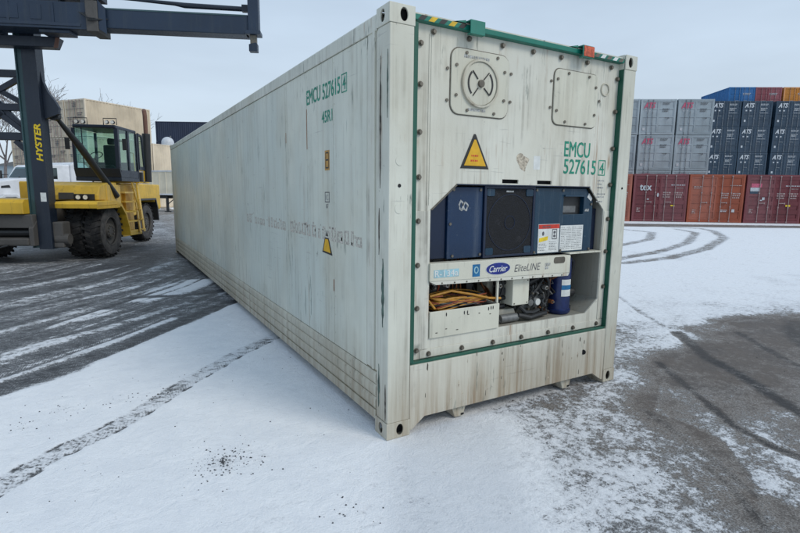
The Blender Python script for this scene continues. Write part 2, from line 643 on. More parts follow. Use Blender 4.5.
def inside(poly):
    """signed: positive inside, distance to the outline"""
    c = np.zeros(X.shape, bool)
    n = len(poly)
    for i in range(n):
        x0, y0 = poly[i]
        x1, y1 = poly[(i + 1) % n]
        if y0 == y1:
            continue
        hit = ((Y < y0) != (Y < y1)) & (X < (x1 - x0) * (Y - y0) / (y1 - y0) + x0)
        c ^= hit
    d, _ = dist_line(list(poly) + [poly[0]])
    return np.where(c, d, -d)

rs = np.random.RandomState(3)
def wav(scale, seed):
    """cheap smooth variation over the ground"""
    q = np.random.RandomState(seed)
    out = np.zeros(X.shape)
    for _ in range(7):
        a = q.uniform(0, 2 * pi)
        k = q.uniform(0.6, 1.7) / scale
        out += np.sin((X * cos(a) + Y * sin(a)) * k + q.uniform(0, 6.28))
    return out / 7

snow = np.ones(X.shape) * 1.06 - 0.16 * sst(X - 0.15 * Y, 0.0, 1.2)
# left of the reefer: driven wet asphalt with streaks of snow
edge = [(-6.5, -0.6), (-4.6, 0.6), (-2.47, 2.25), (-2.07, 2.55), (-1.57, 3.05), (-0.89, 3.81), (-0.17, 4.68), (0.4, 5.4), (3.5, 9.0), (3.5, 60), (-60, 60), (-60, -0.6)]
e = inside(edge)
snow = np.where(e > -1.0, snow * (1 - sst(e + 0.07 * wav(0.25, 5) + 0.03 * wav(0.06, 6), -0.08, 0.10)) + 0.40 * sst(e + 0.07 * wav(0.25, 5) + 0.03 * wav(0.06, 6), -0.08, 0.10), snow)
ewide = e > 0.1
snow += np.where(ewide, 0.16 * wav(0.8, 11) + 0.10 * wav(0.25, 12) - 0.10 * sst(Y, 6.5, 9.5) * (1 - sst(Y, 15, 22)), 0)
for poly, a in (([(-1.5, 5.75), (-1.02, 6.76), (-0.35, 7.56), (0.3, 7.36), (-0.35, 6.31), (-1.1, 5.62)], 0.5),
                ([(-2.4, 4.51), (-2.23, 5.09), (-1.77, 5.51), (-1.39, 5.24), (-1.87, 4.5)], 0.42),
                ([(-2.67, 3.68), (-2.26, 4.05), (-1.91, 4.05), (-2.23, 3.68), (-2.62, 3.29)], 0.45)):
    snow += a * sst(inside(poly) + 0.04 * wav(0.2, 8), -0.05, 0.12)
for pts, w, v in (([(-4.2, 0.85), (-2.49, 2.47), (-2.08, 2.81), (-1.56, 3.32), (-0.85, 4.16), (0.0, 5.1)], 0.13, 0.10),
                  ([(-4.4, 1.2), (-2.57, 2.98), (-2.12, 3.43), (-1.55, 4.04), (-0.84, 4.79), (-0.17, 5.5)], 0.17, 0.26),
                  ([(-4.5, 2.5), (-2.72, 4.03), (-2.19, 4.45), (-1.58, 4.94), (-0.82, 5.56)], 0.16, 0.24),
                  ([(-5.2, 4.6), (-2.2, 6.3), (-0.4, 8.0), (0.0, 9.0)], 0.22, 0.18),
                  ([(-7, 5.0), (-3.0, 7.2), (-1.2, 9.0), (-0.6, 12.0)], 0.30, 0.14),
                  ([(-6.2, 7.6), (-2.6, 9.0), (-0.8, 11.0), (0.3, 14.0)], 0.35, 0.10),
                  ([(-1.5, 6.2), (-0.6, 5.95), (0.0, 6.05)], 0.10, 0.12)):
    d, run = dist_line(pts)
    k = (1 - sst(d + 0.02 * wav(0.07, 33), w * 0.6, w * 1.25)) * 0.85
    snow = snow * (1 - k) + k * v
ql = np.random.RandomState(17)
base_c = np.array([(-6.0, -0.2), (-4.3, 1.1), (-2.53, 2.75), (-2.1, 3.15), (-1.55, 3.7), (-0.8, 4.6), (0.2, 5.9), (1.0, 7.4)])
for i_ in range(26):
    o_ = 0.15 + i_ * 0.24 + ql.uniform(-0.09, 0.09)
    turn = ql.uniform(-0.12, 0.12)
    pts = [(x - o_ * 0.62 + turn * (y - 3) * 0.3, y + o_ * 0.72) for x, y in base_c]
    d, run = dist_line(pts)
    w = ql.uniform(0.025, 0.075)
    k = (1 - sst(d + 0.015 * wav(0.08, 100 + i_), w * 0.5, w * 1.3)) * np.clip(0.55 + 0.7 * wav(0.7, 140 + i_), 0, 1) * (e > 0.02)
    v = 0.06 if i_ % 3 else 0.72
    snow = snow * (1 - 0.8 * k) + 0.8 * k * v
# bright ridges left between the tyre tracks
for pts, w, v in (([(-4.3, 1.02), (-2.53, 2.69), (-2.1, 3.1), (-1.55, 3.66), (-0.9, 4.4)], 0.065, 0.80),
                  ([(-4.6, 1.7), (-2.6, 3.55), (-2.2, 3.9), (-1.7, 4.3), (-0.6, 5.3)], 0.10, 0.66),
                  ([(-4.6, 3.4), (-2.9, 4.6), (-1.9, 5.55)], 0.07, 0.62),
                  ([(-3.6, 5.2), (-2.6, 6.0), (-1.4, 6.9), (-0.5, 8.3)], 0.10, 0.62),
                  ([(-4.6, 6.4), (-3.0, 7.9), (-1.6, 9.6)], 0.14, 0.6),
                  ([(-2.0, 7.4), (-1.0, 8.8), (-0.2, 10.4)], 0.16, 0.62),
                  ([(-8.6, 13.0), (-5.0, 10.0), (-3.6, 8.6)], 0.25, 0.55)):
    d, run = dist_line(pts)
    k = (1 - sst(d + 0.02 * wav(0.15, 21), w * 0.4, w * 1.2)) * np.clip(0.75 + 0.6 * wav(0.5, 31), 0, 1)
    snow = snow * (1 - k) + k * v
# single dotted track across the smooth snow
d, run = dist_line([(-3.4, -0.5), (-2.24, 0.61), (-2.11, 0.79), (-1.96, 0.94), (-1.74, 1.08), (-1.51, 1.3), (-1.03, 1.87), (-0.45, 2.48), (0.18, 3.0), (0.9, 3.6)])
k = 1 - sst(d + 0.008 * wav(0.05, 77), 0.088, 0.106)
snow -= k * (0.385 + 0.07 * np.sin(run * 95) * np.sin(run * 23 + 1) + 0.06 * wav(0.05, 4))
side = (X + Y * 0.0 + 1.0)
low = (Y - (0.61 + (X + 2.24) * 0.93))          # below the centre line
kk = np.exp(-((d - 0.086) / 0.015) ** 2) * (np.sin(run * 22 + 3 * wav(0.15, 6)) > 0.45) * (low < 0.25)
kk2 = np.exp(-((d - 0.0) / 0.018) ** 2) * (np.sin(run * 31 + 3 * wav(0.12, 9)) > 0.75)
snow -= 0.52 * kk + 0.10 * kk2
TRK = (d.copy(), run.copy(), k.copy())
# lightly frosted patch, gravel patch and specks
d = np.hypot(X + 1.07, Y - 0.26)
snow -= 0.34 * np.exp(-(d / 0.10) ** 2)
d = np.hypot(X + 0.85, Y - 0.12)
snow -= 0.10 * np.exp(-(d / 0.22) ** 2)
for (px, py, pr, a) in ((-2.0, 1.68, 0.12, .13), (-1.6, 1.7, 0.14, .12), (-1.3, 1.66, .1, .11), (-2.2, 1.5, .1, .12), (-0.3, -0.75, .3, .14), (-1.0, -0.4, .25, .1)):
    snow -= a * np.exp(-(((X - px) ** 2 + (Y - py) ** 2) / pr ** 2))
# soft shade in front of the reefer end, painted into the snow colour
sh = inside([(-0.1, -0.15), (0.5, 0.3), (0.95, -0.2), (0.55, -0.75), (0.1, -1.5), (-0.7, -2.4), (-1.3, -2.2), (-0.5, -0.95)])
end_shade = sst(sh + 0.05 * wav(0.2, 71), -0.10, 0.16) * 0.8
# right: bare, dusted asphalt
R1 = [(16, -3.0), (9.5, -0.6), (7.19, 0.42), (6.44, 0.66), (5.67, 0.84), (4.93, 0.72), (4.71, 0.23), (3.77, 0.29), (2.84, 0.0), (2.5, -0.38), (2.04, -0.55), (1.95, -0.95), (1.5, -1.31), (1.25, -1.58), (0.9, -1.9), (0.7, -2.8), (1.4, -5.0), (16, -5)]
e = inside(R1) - 0.16 * (1 - sst((X - 2.2) * 0.60 + (Y + 1.0) * 0.80, -0.6, 1.0)) + 0.16 * wav(0.30, 14) + 0.09 * wav(0.09, 15)
m = sst(e, -0.20, 0.26)
cu_ = (X - 2.2) * 0.80 - (Y + 1.0) * 0.60
cv_ = (X - 2.2) * 0.60 + (Y + 1.0) * 0.80
stk = np.sin(cu_ * 9 + 2.0 * wav(0.3, 23)) * 0.5 + np.sin(cu_ * 23 + 3 * wav(0.25, 24)) * 0.3
nearb = 1 - sst(cv_, -0.6, 1.2)
snow = snow * (1 - m) + m * (0.09 + 0.36 * wav(0.40, 16) + 0.16 * wav(0.12, 18) + nearb * (0.36 + 0.24 * stk + 0.16 * wav(0.07, 88)))
m2 = np.exp(-np.clip(-e, 0, 9) / 0.95) * (e < 0.1)
snow -= m2 * 0.34 * (0.8 + 0.8 * wav(0.28, 17))
mot = inside([(2.6, 1.3), (1.7, 0.1), (1.0, -0.15), (0.55, -0.7), (0.1, -1.6), (0.2, -3), (2.0, -2), (4, 0.3), (4.5, 1.5)])
snow -= (0.20 + 0.16 * wav(0.22, 19)) * sst(mot + 0.1 * wav(0.3, 20), -0.15, 0.35) * (1 - m)
# snow cover lowered under the near edge of the end sill, and along the long side
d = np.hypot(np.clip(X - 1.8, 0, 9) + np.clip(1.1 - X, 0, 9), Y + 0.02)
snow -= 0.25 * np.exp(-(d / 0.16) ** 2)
wet = np.zeros(X.shape)
tread, trun, tdst = TRK[2] * 0.8, TRK[1], TRK[0]
for pts, w in (([(-4.2, 0.85), (-2.49, 2.47), (-2.08, 2.81), (-1.56, 3.32), (-0.85, 4.16), (0.0, 5.1)], 0.13),
               ([(-4.4, 1.2), (-2.57, 2.98), (-2.12, 3.43), (-1.55, 4.04), (-0.84, 4.79), (-0.17, 5.5)], 0.17),
               ([(-4.5, 2.5), (-2.72, 4.03), (-2.19, 4.45), (-1.58, 4.94), (-0.82, 5.56)], 0.16)):
    d, run = dist_line(pts)
    k = 1 - sst(d, w * 0.8, w * 1.2)
    mm_ = k > tread
    tread = np.where(mm_, k, tread)
    trun = np.where(mm_, run, trun)
    tdst = np.where(mm_, d, tdst)
for pts, w, v, s in (([(4.6, 0.70), (4.2, 0.25), (3.95, -0.02), (3.67, -0.51), (3.16, -1.21), (2.6, -2.0)], 0.075, 0.0, 1.0),
                  ([(3.3, 0.1), (3.0, -0.3), (2.72, -0.69), (2.45, -1.05), (2.34, -1.35), (2.3, -2)], 0.045, 0.04, 0.85),
                  ([(5.3, 0.3), (4.7, -0.4), (4.0, -1.3)], 0.05, 0.05, 0.7),
                  ([(2.1, -0.55), (1.85, -1.1), (1.6, -1.6)], 0.03, 0.2, 0.7),
                  ([(1.75, -1.1), (1.55, -1.5), (1.25, -1.85)], 0.03, 0.15, 0.7),
                  ([(6.6, 0.2), (5.9, -0.05), (5.4, -0.4), (6.2, -0.7)], 0.12, 0.05, 0.7)):
    d, run = dist_line(pts)
    k = (1 - sst(d + 0.025 * wav(0.10, 41) + 0.012 * wav(0.03, 43), w * 0.4, w * 1.5)) * s * np.clip(0.8 + 0.5 * wav(0.3, 42), 0, 1)
    snow = snow * (1 - k) + k * v
    wet = np.maximum(wet, k)
for pts, w, v, s in (([(6.3, 3.0), (5.28, 1.75), (4.72, 0.95)], 0.04, 0.45, 0.6),
                  ([(9.63, 5.17), (11.7, 5.25), (14.75, 5.93), (18.67, 7.39), (21.0, 9.0), (21.9, 10.1), (21.2, 11.2)], 0.20, 0.45, 0.9),
                  ([(7.5, 4.9), (10.7, 5.86), (12.86, 6.23), (15.89, 7.17), (19.62, 9.0), (20.5, 10.4)], 0.18, 0.45, 0.9),
                  ([(10, 7.3), (13.33, 7.88), (15.57, 8.4), (18.0, 9.9), (18.2, 11.8)], 0.18, 0.45, 0.9)):
    d, run = dist_line(pts)
    k = (1 - sst(d + 0.02 * wav(0.15, 41), w * 0.5, w * 1.4)) * s
    snow = snow * (1 - k) + k * v
# scattered wind scuffs over the far snow field
snow -= np.where((X > 4) & (Y > 1.2), 0.13 * sst(wav(0.7, 51) + 0.5 * wav(0.25, 52), 0.25, 0.6) * (1 - sst(np.hypot(X, Y), 14, 20)), 0)
# cleared lane in front of the far stacks
A = np.array(cf(11.5, 26.6)[:2])
Bp = np.array(cf(30, 25.6)[:2])
def lane(off0, off1):
    u = (Bp - A) / np.linalg.norm(Bp - A)
    nrm = np.array((u[1], -u[0]))
    s_ = (X - A[0]) * nrm[0] + (Y - A[1]) * nrm[1]
    if nrm @ (np.array(CAM[:2]) - A) < 0:
        s_ = -s_
    along = (X - A[0]) * u[0] + (Y - A[1]) * u[1]
    return s_, along
s_, al = lane(0, 0)
w_ = 2.6 + 0.35 * wav(2.5, 61)
k = sst(s_, 0.15, 0.55) * (1 - sst(s_ + 0.10 * np.clip(al, 0, 30), w_, w_ + 0.5)) * (X > 8) * (al > -14)
snow = snow * (1 - k) + k * (0.22 + 0.14 * wav(0.9, 62))
k = (1 - sst(np.abs(s_ - 0.0), 0.25, 0.5)) * (X > 8)
snow = np.maximum(snow, k * 0.8)
# the rest of the yard
far = sst(np.hypot(X - 5, Y - 5), 60, 120)
snow = snow * (1 - far) + far * 0.62
snow = np.clip(snow, -0.1, 1.1)

# the yard rises slightly towards the stacks on the right; snow has a little thickness
rr_ = (X - CAM.x) * cos(YAW) - (Y - CAM.y) * sin(YAW)
dd_ = (X - CAM.x) * sin(YAW) + (Y - CAM.y) * cos(YAW)
RISE = 0.22
GREAR = 0.93
Z = (RISE * sst(dd_, 12, 25) + (GREAR - RISE) * sst(dd_, 29.5, 37)) * sst(rr_, 2, 11)
Z = Z - 0.012 + 0.010 * sst(snow, 0.35, 0.8)
def ground_z(x, y):
    r_ = (x - CAM.x) * cos(YAW) - (y - CAM.y) * sin(YAW)
    d_ = (x - CAM.x) * sin(YAW) + (y - CAM.y) * cos(YAW)
    f = lambda v, a, b: (lambda t: t * t * (3 - 2 * t))(min(1, max(0, (v - a) / (b - a))))
    return RISE * f(d_, 12, 25) * f(r_, 2, 11)

me = bpy.data.meshes.new("ground")
me.vertices.add(nx * ny)
co = np.stack([X, Y, Z], -1).reshape(-1).astype(np.float32)
me.vertices.foreach_set("co", co)
nf = (nx - 1) * (ny - 1)
idx = np.arange(nx * ny, dtype=np.int32).reshape(ny, nx)
quads = np.stack([idx[:-1, :-1], idx[:-1, 1:], idx[1:, 1:], idx[1:, :-1]], -1).reshape(-1)
me.loops.add(nf * 4)
me.loops.foreach_set("vertex_index", quads)
me.polygons.add(nf)
me.polygons.foreach_set("loop_start", np.arange(nf, dtype=np.int32) * 4)
me.update(calc_edges=True)
for nm, arr in (("snow", snow), ("end_shade", end_shade), ("wet", wet), ("tread", tread), ("trun", trun), ("tdst", tdst)):
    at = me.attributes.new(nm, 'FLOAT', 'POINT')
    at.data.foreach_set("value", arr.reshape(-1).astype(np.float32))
me.polygons.foreach_set("use_smooth", np.ones(nf, bool))

N = newmat("snowy asphalt")
at = N.n("ShaderNodeAttribute", attribute_name="snow")
af = N.n("ShaderNodeAttribute", attribute_name="end_shade")
cov = at.outputs["Fac"]
# streaks follow the driving direction of the left yard
sv = N.map((2.2, 14, 1), rot=(0, 0, radians(-41)))
streak = N.noise(1.0, 6, 0.72, sv)
n1 = N.noise(3.2, 8, 0.72)
n2 = N.noise(17, 7, 0.75)
n3 = N.noise(75, 4, 0.75)
E_ = lambda v: N.rng(v, 0.30, 0.70, 0, 1, False)
gx_, gy_, gz_ = N.sepxyz()
left_ = N.rng(gx_, 1.2, 0.2)
wst = N.math('MULTIPLY', left_, 0.34)
mixn = N.math('ADD', N.math('MULTIPLY', N.math('SUBTRACT', E_(streak), 0.5), wst),
              N.math('ADD', N.math('MULTIPLY', N.math('SUBTRACT', E_(n1), 0.5), 0.42),
                     N.math('ADD', N.math('MULTIPLY', N.math('SUBTRACT', E_(n2), 0.5), 0.48), N.math('MULTIPLY', N.math('SUBTRACT', E_(n3), 0.5), 0.30))))
val = N.math('ADD', cov, mixn)
t0 = N.n("ShaderNodeAttribute", attribute_name="tread").outputs["Fac"]
t1 = N.n("ShaderNodeAttribute", attribute_name="trun").outputs["Fac"]
t2 = N.n("ShaderNodeAttribute", attribute_name="tdst").outputs["Fac"]
ph = N.math('ADD', N.math('MULTIPLY', t1, 175.0), N.math('ADD', N.math('MULTIPLY', t2, 90.0), N.math('MULTIPLY', n1, 9.0)))
ptn = N.math('MULTIPLY', N.math('SINE', ph), N.math('SINE', N.math('MULTIPLY', t2, 130.0)))
val = N.math('ADD', val, N.math('MULTIPLY', N.math('MULTIPLY', ptn, t0), 0.13))
mask = N.rng(val, 0.37, 0.60)
aw = N.n("ShaderNodeAttribute", attribute_name="wet")
# asphalt with grit
asp_n = N.noise(220, 3, 0.7)
asp = N.mix(N.rng(asp_n, 0.3, 0.7), (0.024, 0.026, 0.030), (0.080, 0.082, 0.086))
asp = N.mix(N.rng(N.noise(1.1, 4), 0.4, 0.65), asp, (0.062, 0.063, 0.066))
dry = N.rng(gx_, 0.2, 1.6)
dryc = N.mix(N.rng(asp_n, 0.35, 0.65), (0.080, 0.066, 0.055), (0.165, 0.138, 0.116))
asp = N.mix(N.math('MULTIPLY', dry, N.rng(N.noise(2.5, 5), 0.3, 0.6, 0.72, 1.0)), asp, dryc)
asp = N.mix(N.math('MULTIPLY', aw.outputs["Fac"], 1.0, clamp=True), asp, (0.022, 0.021, 0.021))
frost = N.math('MULTIPLY', N.rng(val, 0.0, 0.45), N.rng(n3, 0.38, 0.62, 0.12, 0.85))
asp = N.mix(N.math('MULTIPLY', frost, 0.85), asp, N.mix(dry, (0.36, 0.375, 0.39), (0.40, 0.38, 0.355)))
sn = N.mix(N.rng(n1, 0.35, 0.65), (0.865, 0.88, 0.895), (0.79, 0.81, 0.835))
thin = N.rng(val, 0.95, 0.55)
sn = N.mix(N.math('MULTIPLY', thin, 0.55), sn, (0.46, 0.475, 0.50))
sn = N.mix(N.rng(N.noise(300, 2), 0.62, 0.72, 0, 0.2), sn, (0.4, 0.41, 0.43))
col = N.mix(mask, asp, sn)
col = N.mix(N.math('MULTIPLY', af.outputs["Fac"], 0.55), col, (0.50, 0.53, 0.57))  # painted shade before the reefer end, tinted blue-grey
rough = N.rng(mask, 0, 1, 0.55, 0.8)
crust = N.noise(5.5, 6, 0.62, dist=0.8)
hgt = N.math('ADD', N.math('MULTIPLY', mask, 0.9), N.math('ADD', N.math('MULTIPLY', n3, 0.5), N.math('ADD', N.math('MULTIPLY', n2, 0.7), N.math('MULTIPLY', crust, 1.6))))
N.out(col, rough, 0, N.bump(hgt, 0.75, 0.014), spec=0.3)
me.materials.append(MATS["snowy asphalt"])
g = link("ground", me)
g["kind"] = "structure"

# ------------------------------------------------------------------ the reefer container
RC = thing("reefer_container", "dirty white refrigerated shipping container with green trim and exposed cooling unit, standing on the snow", "container")
W_, H_, L_ = 2.438, 2.896, 12.192
POSTR = 2.285           # inner edge of the right post
PY = 0.06               # the end panel sits this far behind the corner posts

# corner castings with their oval apertures
def casting(left, front, top):
    m = MB()
    w, d, h = 0.19 if left else 0.153, 0.178, 0.118
    x0 = 0 if left else W_ - w
    y0 = 0 if front else L_ - d
    z0 = H_ - h if top else 0
    ys = y0 if front else y0 + d
    yi = ys + (0.012 if front else -0.012)
    hole = oval(x0 + w / 2 + (0.012 if left else -0.01), z0 + h / 2, 0.028, 0.042)
    m.prism([(x0, z0), (x0 + w, z0), (x0 + w, z0 + h), (x0, z0 + h)], min(ys, yi), max(ys, yi), 'y', [hole])
    xs = 0 if left else W_
    xi = xs + (0.012 if left else -0.012)
    ya, yb = (y0 + 0.0125, y0 + d) if front else (y0, y0 + d - 0.0125)
    hole = oval((ya + yb) / 2, z0 + h / 2, 0.030, 0.040)
    m.prism([(ya, z0), (yb, z0), (yb, z0 + h), (ya, z0 + h)], min(xs, xi), max(xs, xi), 'x', [hole])
    # remaining closed sides
    xo = x0 + w if left else x0
    m.box(xo - 0.006, xo - 0.0005, ya, yb, z0, z0 + h)
    m.box(x0 + 0.0125, x0 + w - 0.007, ya, yb, z0 + h - 0.010, z0 + h - 0.001)
    m.box(x0 + 0.0125, x0 + w - 0.007, ya, yb, z0 + 0.001, z0 + 0.010)
    o = m.build("corner_casting", "reefer frame paint", RC, bevel=0.003)
    c = MB().box(x0 + 0.045, x0 + w - 0.03, y0 + 0.05, y0 + d - 0.03, z0 + 0.015, z0 + h - 0.015)
    c.build("casting_cavity", "dark recess", o)
for l in (1, 0):
    for f_ in (1, 0):
        for t in (1, 0):
            casting(l, f_, t)

# corner posts
for x0, x1, nm in ((0.006, 0.186, "l"), (POSTR, W_ - 0.004, "r")):
    m = MB()
    if nm == "l":
        m.prism([(x0, 0.004), (x1, 0.004), (x1, 0.10), (0.10, 0.168), (x0, 0.168)], 0.118, H_ - 0.118, 'z')
    else:
        m.prism([(x0, 0.004), (x1, 0.004), (x1, 0.168), (x0, 0.168)], 0.118, H_ - 0.118, 'z')
    m.build("corner_post", "reefer frame paint", RC, bevel=0.006)
MB().box(0.006, 0.12, L_ - 0.16, L_ - 0.004, 0.118, H_ - 0.118).build("corner_post", "reefer frame paint", RC, bevel=0.006)
MB().box(W_ - 0.12, W_ - 0.006, L_ - 0.16, L_ - 0.004, 0.118, H_ - 0.118).build("corner_post", "reefer frame paint", RC, bevel=0.006)
# green inner cheek of the right post
MB().box(POSTR - 0.004, POSTR - 0.0005, 0.012, 0.1, 0.53, 2.80).build("seal_strip", "green trim", RC)
# round plugs on the left post
for x, z, r in ((0.085, 1.93, 0.030), (0.085, 1.62, 0.034), (0.085, 1.77, 0.012)):
    MB().cyl((x, 0.001, z), (x, 0.006, z), r, 20).build("post_plug", "reefer frame paint" if r > 0.02 else "dark recess", RC)
MB().cyl((2.36, 0.001, 1.78), (2.36, 0.006, 1.78), 0.010, 12).build("post_plug", "dark recess", RC)

# side structure: post trims, wall panels with thin recessed joints, rails, rubbing strips
for y0, y1, xo in ((0.172, 0.208, 0.016), (0.212, 0.245, 0.004), (0.249, 0.335, 0.013)):
    MB().box(xo, xo + 0.03, y0, y1, 0.455, 2.775).build("side_trim", "reefer frame paint", RC, bevel=0.003)
ys = [0.339, 0.95, 1.56, 2.17, 3.39, 4.61, 5.83, 7.05, 8.27, 9.49, 10.71, 11.93, 12.03]
for a, b in zip(ys[:-1], ys[1:]):
    MB().box(0.014, 0.040, a + 0.003, b - 0.003, 0.445, 2.768).build("wall_panel", "reefer side paint", RC, bevel=0.002)
MB().box(0.028, 0.06, 0.2, L_ - 0.17, 0.12, 2.78).build("wall_core", "residue brown", RC)
MB().box(W_ - 0.05, W_ - 0.012, 0.18, L_ - 0.17, 0.12, 2.78).build("side_wall", "reefer side paint", RC)
for xa, xb in ((0.004, 0.075), (W_ - 0.075, W_ - 0.004)):
    m = MB().prism([(xa, 2.772), (xb, 2.772), (xb, 2.885), (xa + 0.02, 2.885), (xa, 2.865)], 0.181, L_ - 0.181, 'y')
    m.build("top_side_rail", "reefer frame paint", RC, bevel=0.003)
    MB().box(xa + 0.001, xa + 0.06, 0.181, L_ - 0.181, 0.085, 0.155).build("bottom_side_rail", "reefer rubbing paint", RC, bevel=0.004)
for i, (z0, z1) in enumerate(((0.160, 0.250), (0.254, 0.346), (0.350, 0.440))):
    m = MB()
    m.prism([(0.013, z0), (0.004, z0 + 0.022), (0.004, z1 - 0.022), (0.013, z1), (0.05, z1), (0.05, z0)], 0.181, L_ - 0.181, 'y')
    m.build("rubbing_strip", "reefer rubbing paint", RC, bevel=0.002)
# seam washers along the rubbing strips
mb = MB()
for i in range(9):
    for z in (0.2, 0.3, 0.395):
        mb.cyl((0.0005, 0.62 + 1.3 * i, z), (0.005, 0.62 + 1.3 * i, z), 0.008, 8)
o = mb.build("rivet_row", "reefer frame paint", RC)
o["kind"] = "stuff"
MB().box(0.05, W_ - 0.05, 0.181, L_ - 0.17, 2.862, 2.874).build("roof", "reefer side paint", RC)
MB().box(0.07, W_ - 0.07, 0.5, L_ - 0.17, 0.15, 0.19).build("floor_pan", "grey machine", RC)
for i in range(11):
    y = 0.9 + i * 1.03
    MB().box(0.06, W_ - 0.06, y, y + 0.08, 0.10, 0.148).build("cross_member", "reefer rubbing paint", RC)
for s_ in (0, 1):      # rear doors of the container
    x0 = 0.125 + s_ * 1.096
    MB().box(x0, x0 + 1.09, L_ - 0.06, L_ - 0.02, 0.16, 2.74).build("rear_door", "reefer end paint", RC, bevel=0.01)
    for k in (0.3, 0.8):
        MB().cyl((x0 + k, L_ - 0.005, 0.14), (x0 + k, L_ - 0.005, 2.76), 0.015, 10).build("locking_rod", "galvanised steel", RC)
MB().box(0.2, 2.24, L_ - 0.10, L_ - 0.01, 2.745, 2.86).build("rear_header", "reefer frame paint", RC)
MB().box(0.2, 2.24, L_ - 0.10, L_ - 0.01, 0.04, 0.155).build("rear_sill", "reefer frame paint", RC)

# header
MB().box(0.192, 2.284, 0.012, 0.14, 2.826, 2.862).build("header_beam", "green paint", RC, bevel=0.004)
hz = None
for i in range(5):
    x = 0.215 + i * 0.08
    MB().prism([(x, 2.829), (x + 0.045, 2.829), (x + 0.075, 2.860), (x + 0.03, 2.860)], 0.0095, 0.0115, 'y').build("hazard_stripe", "hazard yellow" if i % 2 else "sign black", RC)
for i in range(5):
    x = 1.90 + i * 0.075
    MB().prism([(x, 2.830), (x + 0.05, 2.830), (x + 0.075, 2.858), (x + 0.03, 2.858)], 0.0095, 0.0115, 'y').build("hazard_stripe", "label white" if i % 2 else "bolt steel", RC)
MB().box(0.20, 2.27, 0.02, 0.20, 2.863, 2.872).build("header_cap", "reefer frame paint", RC)
for x0, x1, mt in ((0.575, 0.735, "green paint"), (1.690, 1.845, "green paint")):
    m = MB()
    # an open box bracket welded to the header: front flange, top lip, end cheek and a slanting web behind
    m.box(x1 - 0.125, x1, -0.030, -0.022, 2.795, 2.885)
    m.box(x1 - 0.125, x1, -0.0215, 0.10, 2.877, 2.885)
    m.box(x1 - 0.008, x1, -0.0215, 0.011, 2.795, 2.8765)
    m.box(x1 - 0.125, x1 - 0.0085, -0.0215, 0.011, 2.795, 2.802)
    m.prism([(x0 - 0.10, 2.8625), (x1 - 0.126, 2.8625), (x1 - 0.126, 2.892)], 0.02, 0.03, 'y')
    o = m.build("lashing_bracket", mt, RC, bevel=0.002)
MB().box(1.728, 1.844, -0.0355, -0.0305, 2.802, 2.880).build("bracket_plate", "bracket orange", RC, bevel=0.002)

# end panel: one sheet with the machinery opening, two vents slots
octo = [(0.592, 1.790), (0.372, 1.610), (0.372, 0.672), (2.050, 0.672), (2.205, 0.790), (2.205, 1.590), (2.010, 1.785)]
s1 = [(1.02, 1.802), (1.185, 1.802), (1.185, 1.832), (1.02, 1.832)]
s2 = [(1.385, 1.800), (1.545, 1.800), (1.545, 1.830), (1.385, 1.830)]
# lower opening floor is slanted in the frame, so the sheet is built as one outline with holes
MB().prism([(0.188, 0.53), (2.2835, 0.53), (2.2835, 2.825), (0.188, 2.825)], PY, PY + 0.012, 'y', [octo, s1, s2]).build("end_panel", "reefer end paint", RC)
for s in (s1, s2):
    MB().box(s[0][0] - 0.01, s[1][0] + 0.01, PY + 0.05, PY + 0.06, 1.792, 1.84).build("vent_slot", "dark recess", RC)
# frame strip round the opening: side stiles joint lines
for x0, x1, z0, z1 in ((0.215, 0.366, 0.60, 1.60), (2.212, 2.279, 0.60, 1.58)):
    MB().box(x0, x1, PY - 0.006, PY - 0.0005, z0, z1).build("frame_stile", "reefer end paint", RC, bevel=0.002)
MB().box(0.30, 2.279, PY - 0.006, PY - 0.0005, 0.535, 0.595).build("frame_sill", "reefer end paint", RC, bevel=0.002)
MB().prism([(0.372, 1.61), (0.592, 1.79), (0.600, 1.782), (0.383, 1.604)], PY - 0.004, PY + 0.02, 'y').build("opening_edge", "bolt steel", RC)
MB().box(0.592, 2.01, PY - 0.004, PY + 0.02, 1.783, 1.791).build("opening_edge", "unit deep blue", RC)
# thin vertical press lines at the upper left
for x in (0.335, 0.353):
    MB().box(x, x + 0.005, PY - 0.004, PY - 0.0005, 1.64, 2.77).build("press_line", "reefer end paint", RC, bevel=0.001)
# gasket strips
MB().box(0.1865, 0.219, 0.008, PY - 0.0005, 0.53, 2.811).build("seal_strip", "green trim", RC, bevel=0.002)
MB().box(0.188, POSTR - 0.0045, 0.020, PY - 0.007, 0.512, 0.5295).build("seal_strip", "green trim", RC, bevel=0.002)
# bolts
bm_ = MB().cyl((0, 0, 0), (0, -0.006, 0), 0.0195, 12)
bm_.cyl((0, -0.006, 0), (0, -0.018, 0), 0.0135, 6)
bme = bm_.mesh("bolt", "bolt steel")
pos = [(0.266, z) for z in (2.70, 2.44, 2.13, 1.83, 1.53, 1.22, 0.91, 0.60)] + [(2.255, z) for z in (2.70, 2.43, 2.12, 1.81, 1.51, 1.22, 0.90)]
pos += [(x, 2.785) for x in (0.365, 0.662, 0.967, 1.27, 1.57, 1.87, 2.17)] + [(x, 0.562) for x in (0.372, 0.675, 0.98, 1.282, 1.588, 1.893, 2.20)]
for x, z in pos:
    link("bolt", bme, RC, (x, PY - 0.0065, z))
sb = MB().cyl((0, 0, 0), (0, -0.008, 0), 0.011, 10).mesh("bolt", "bolt steel")

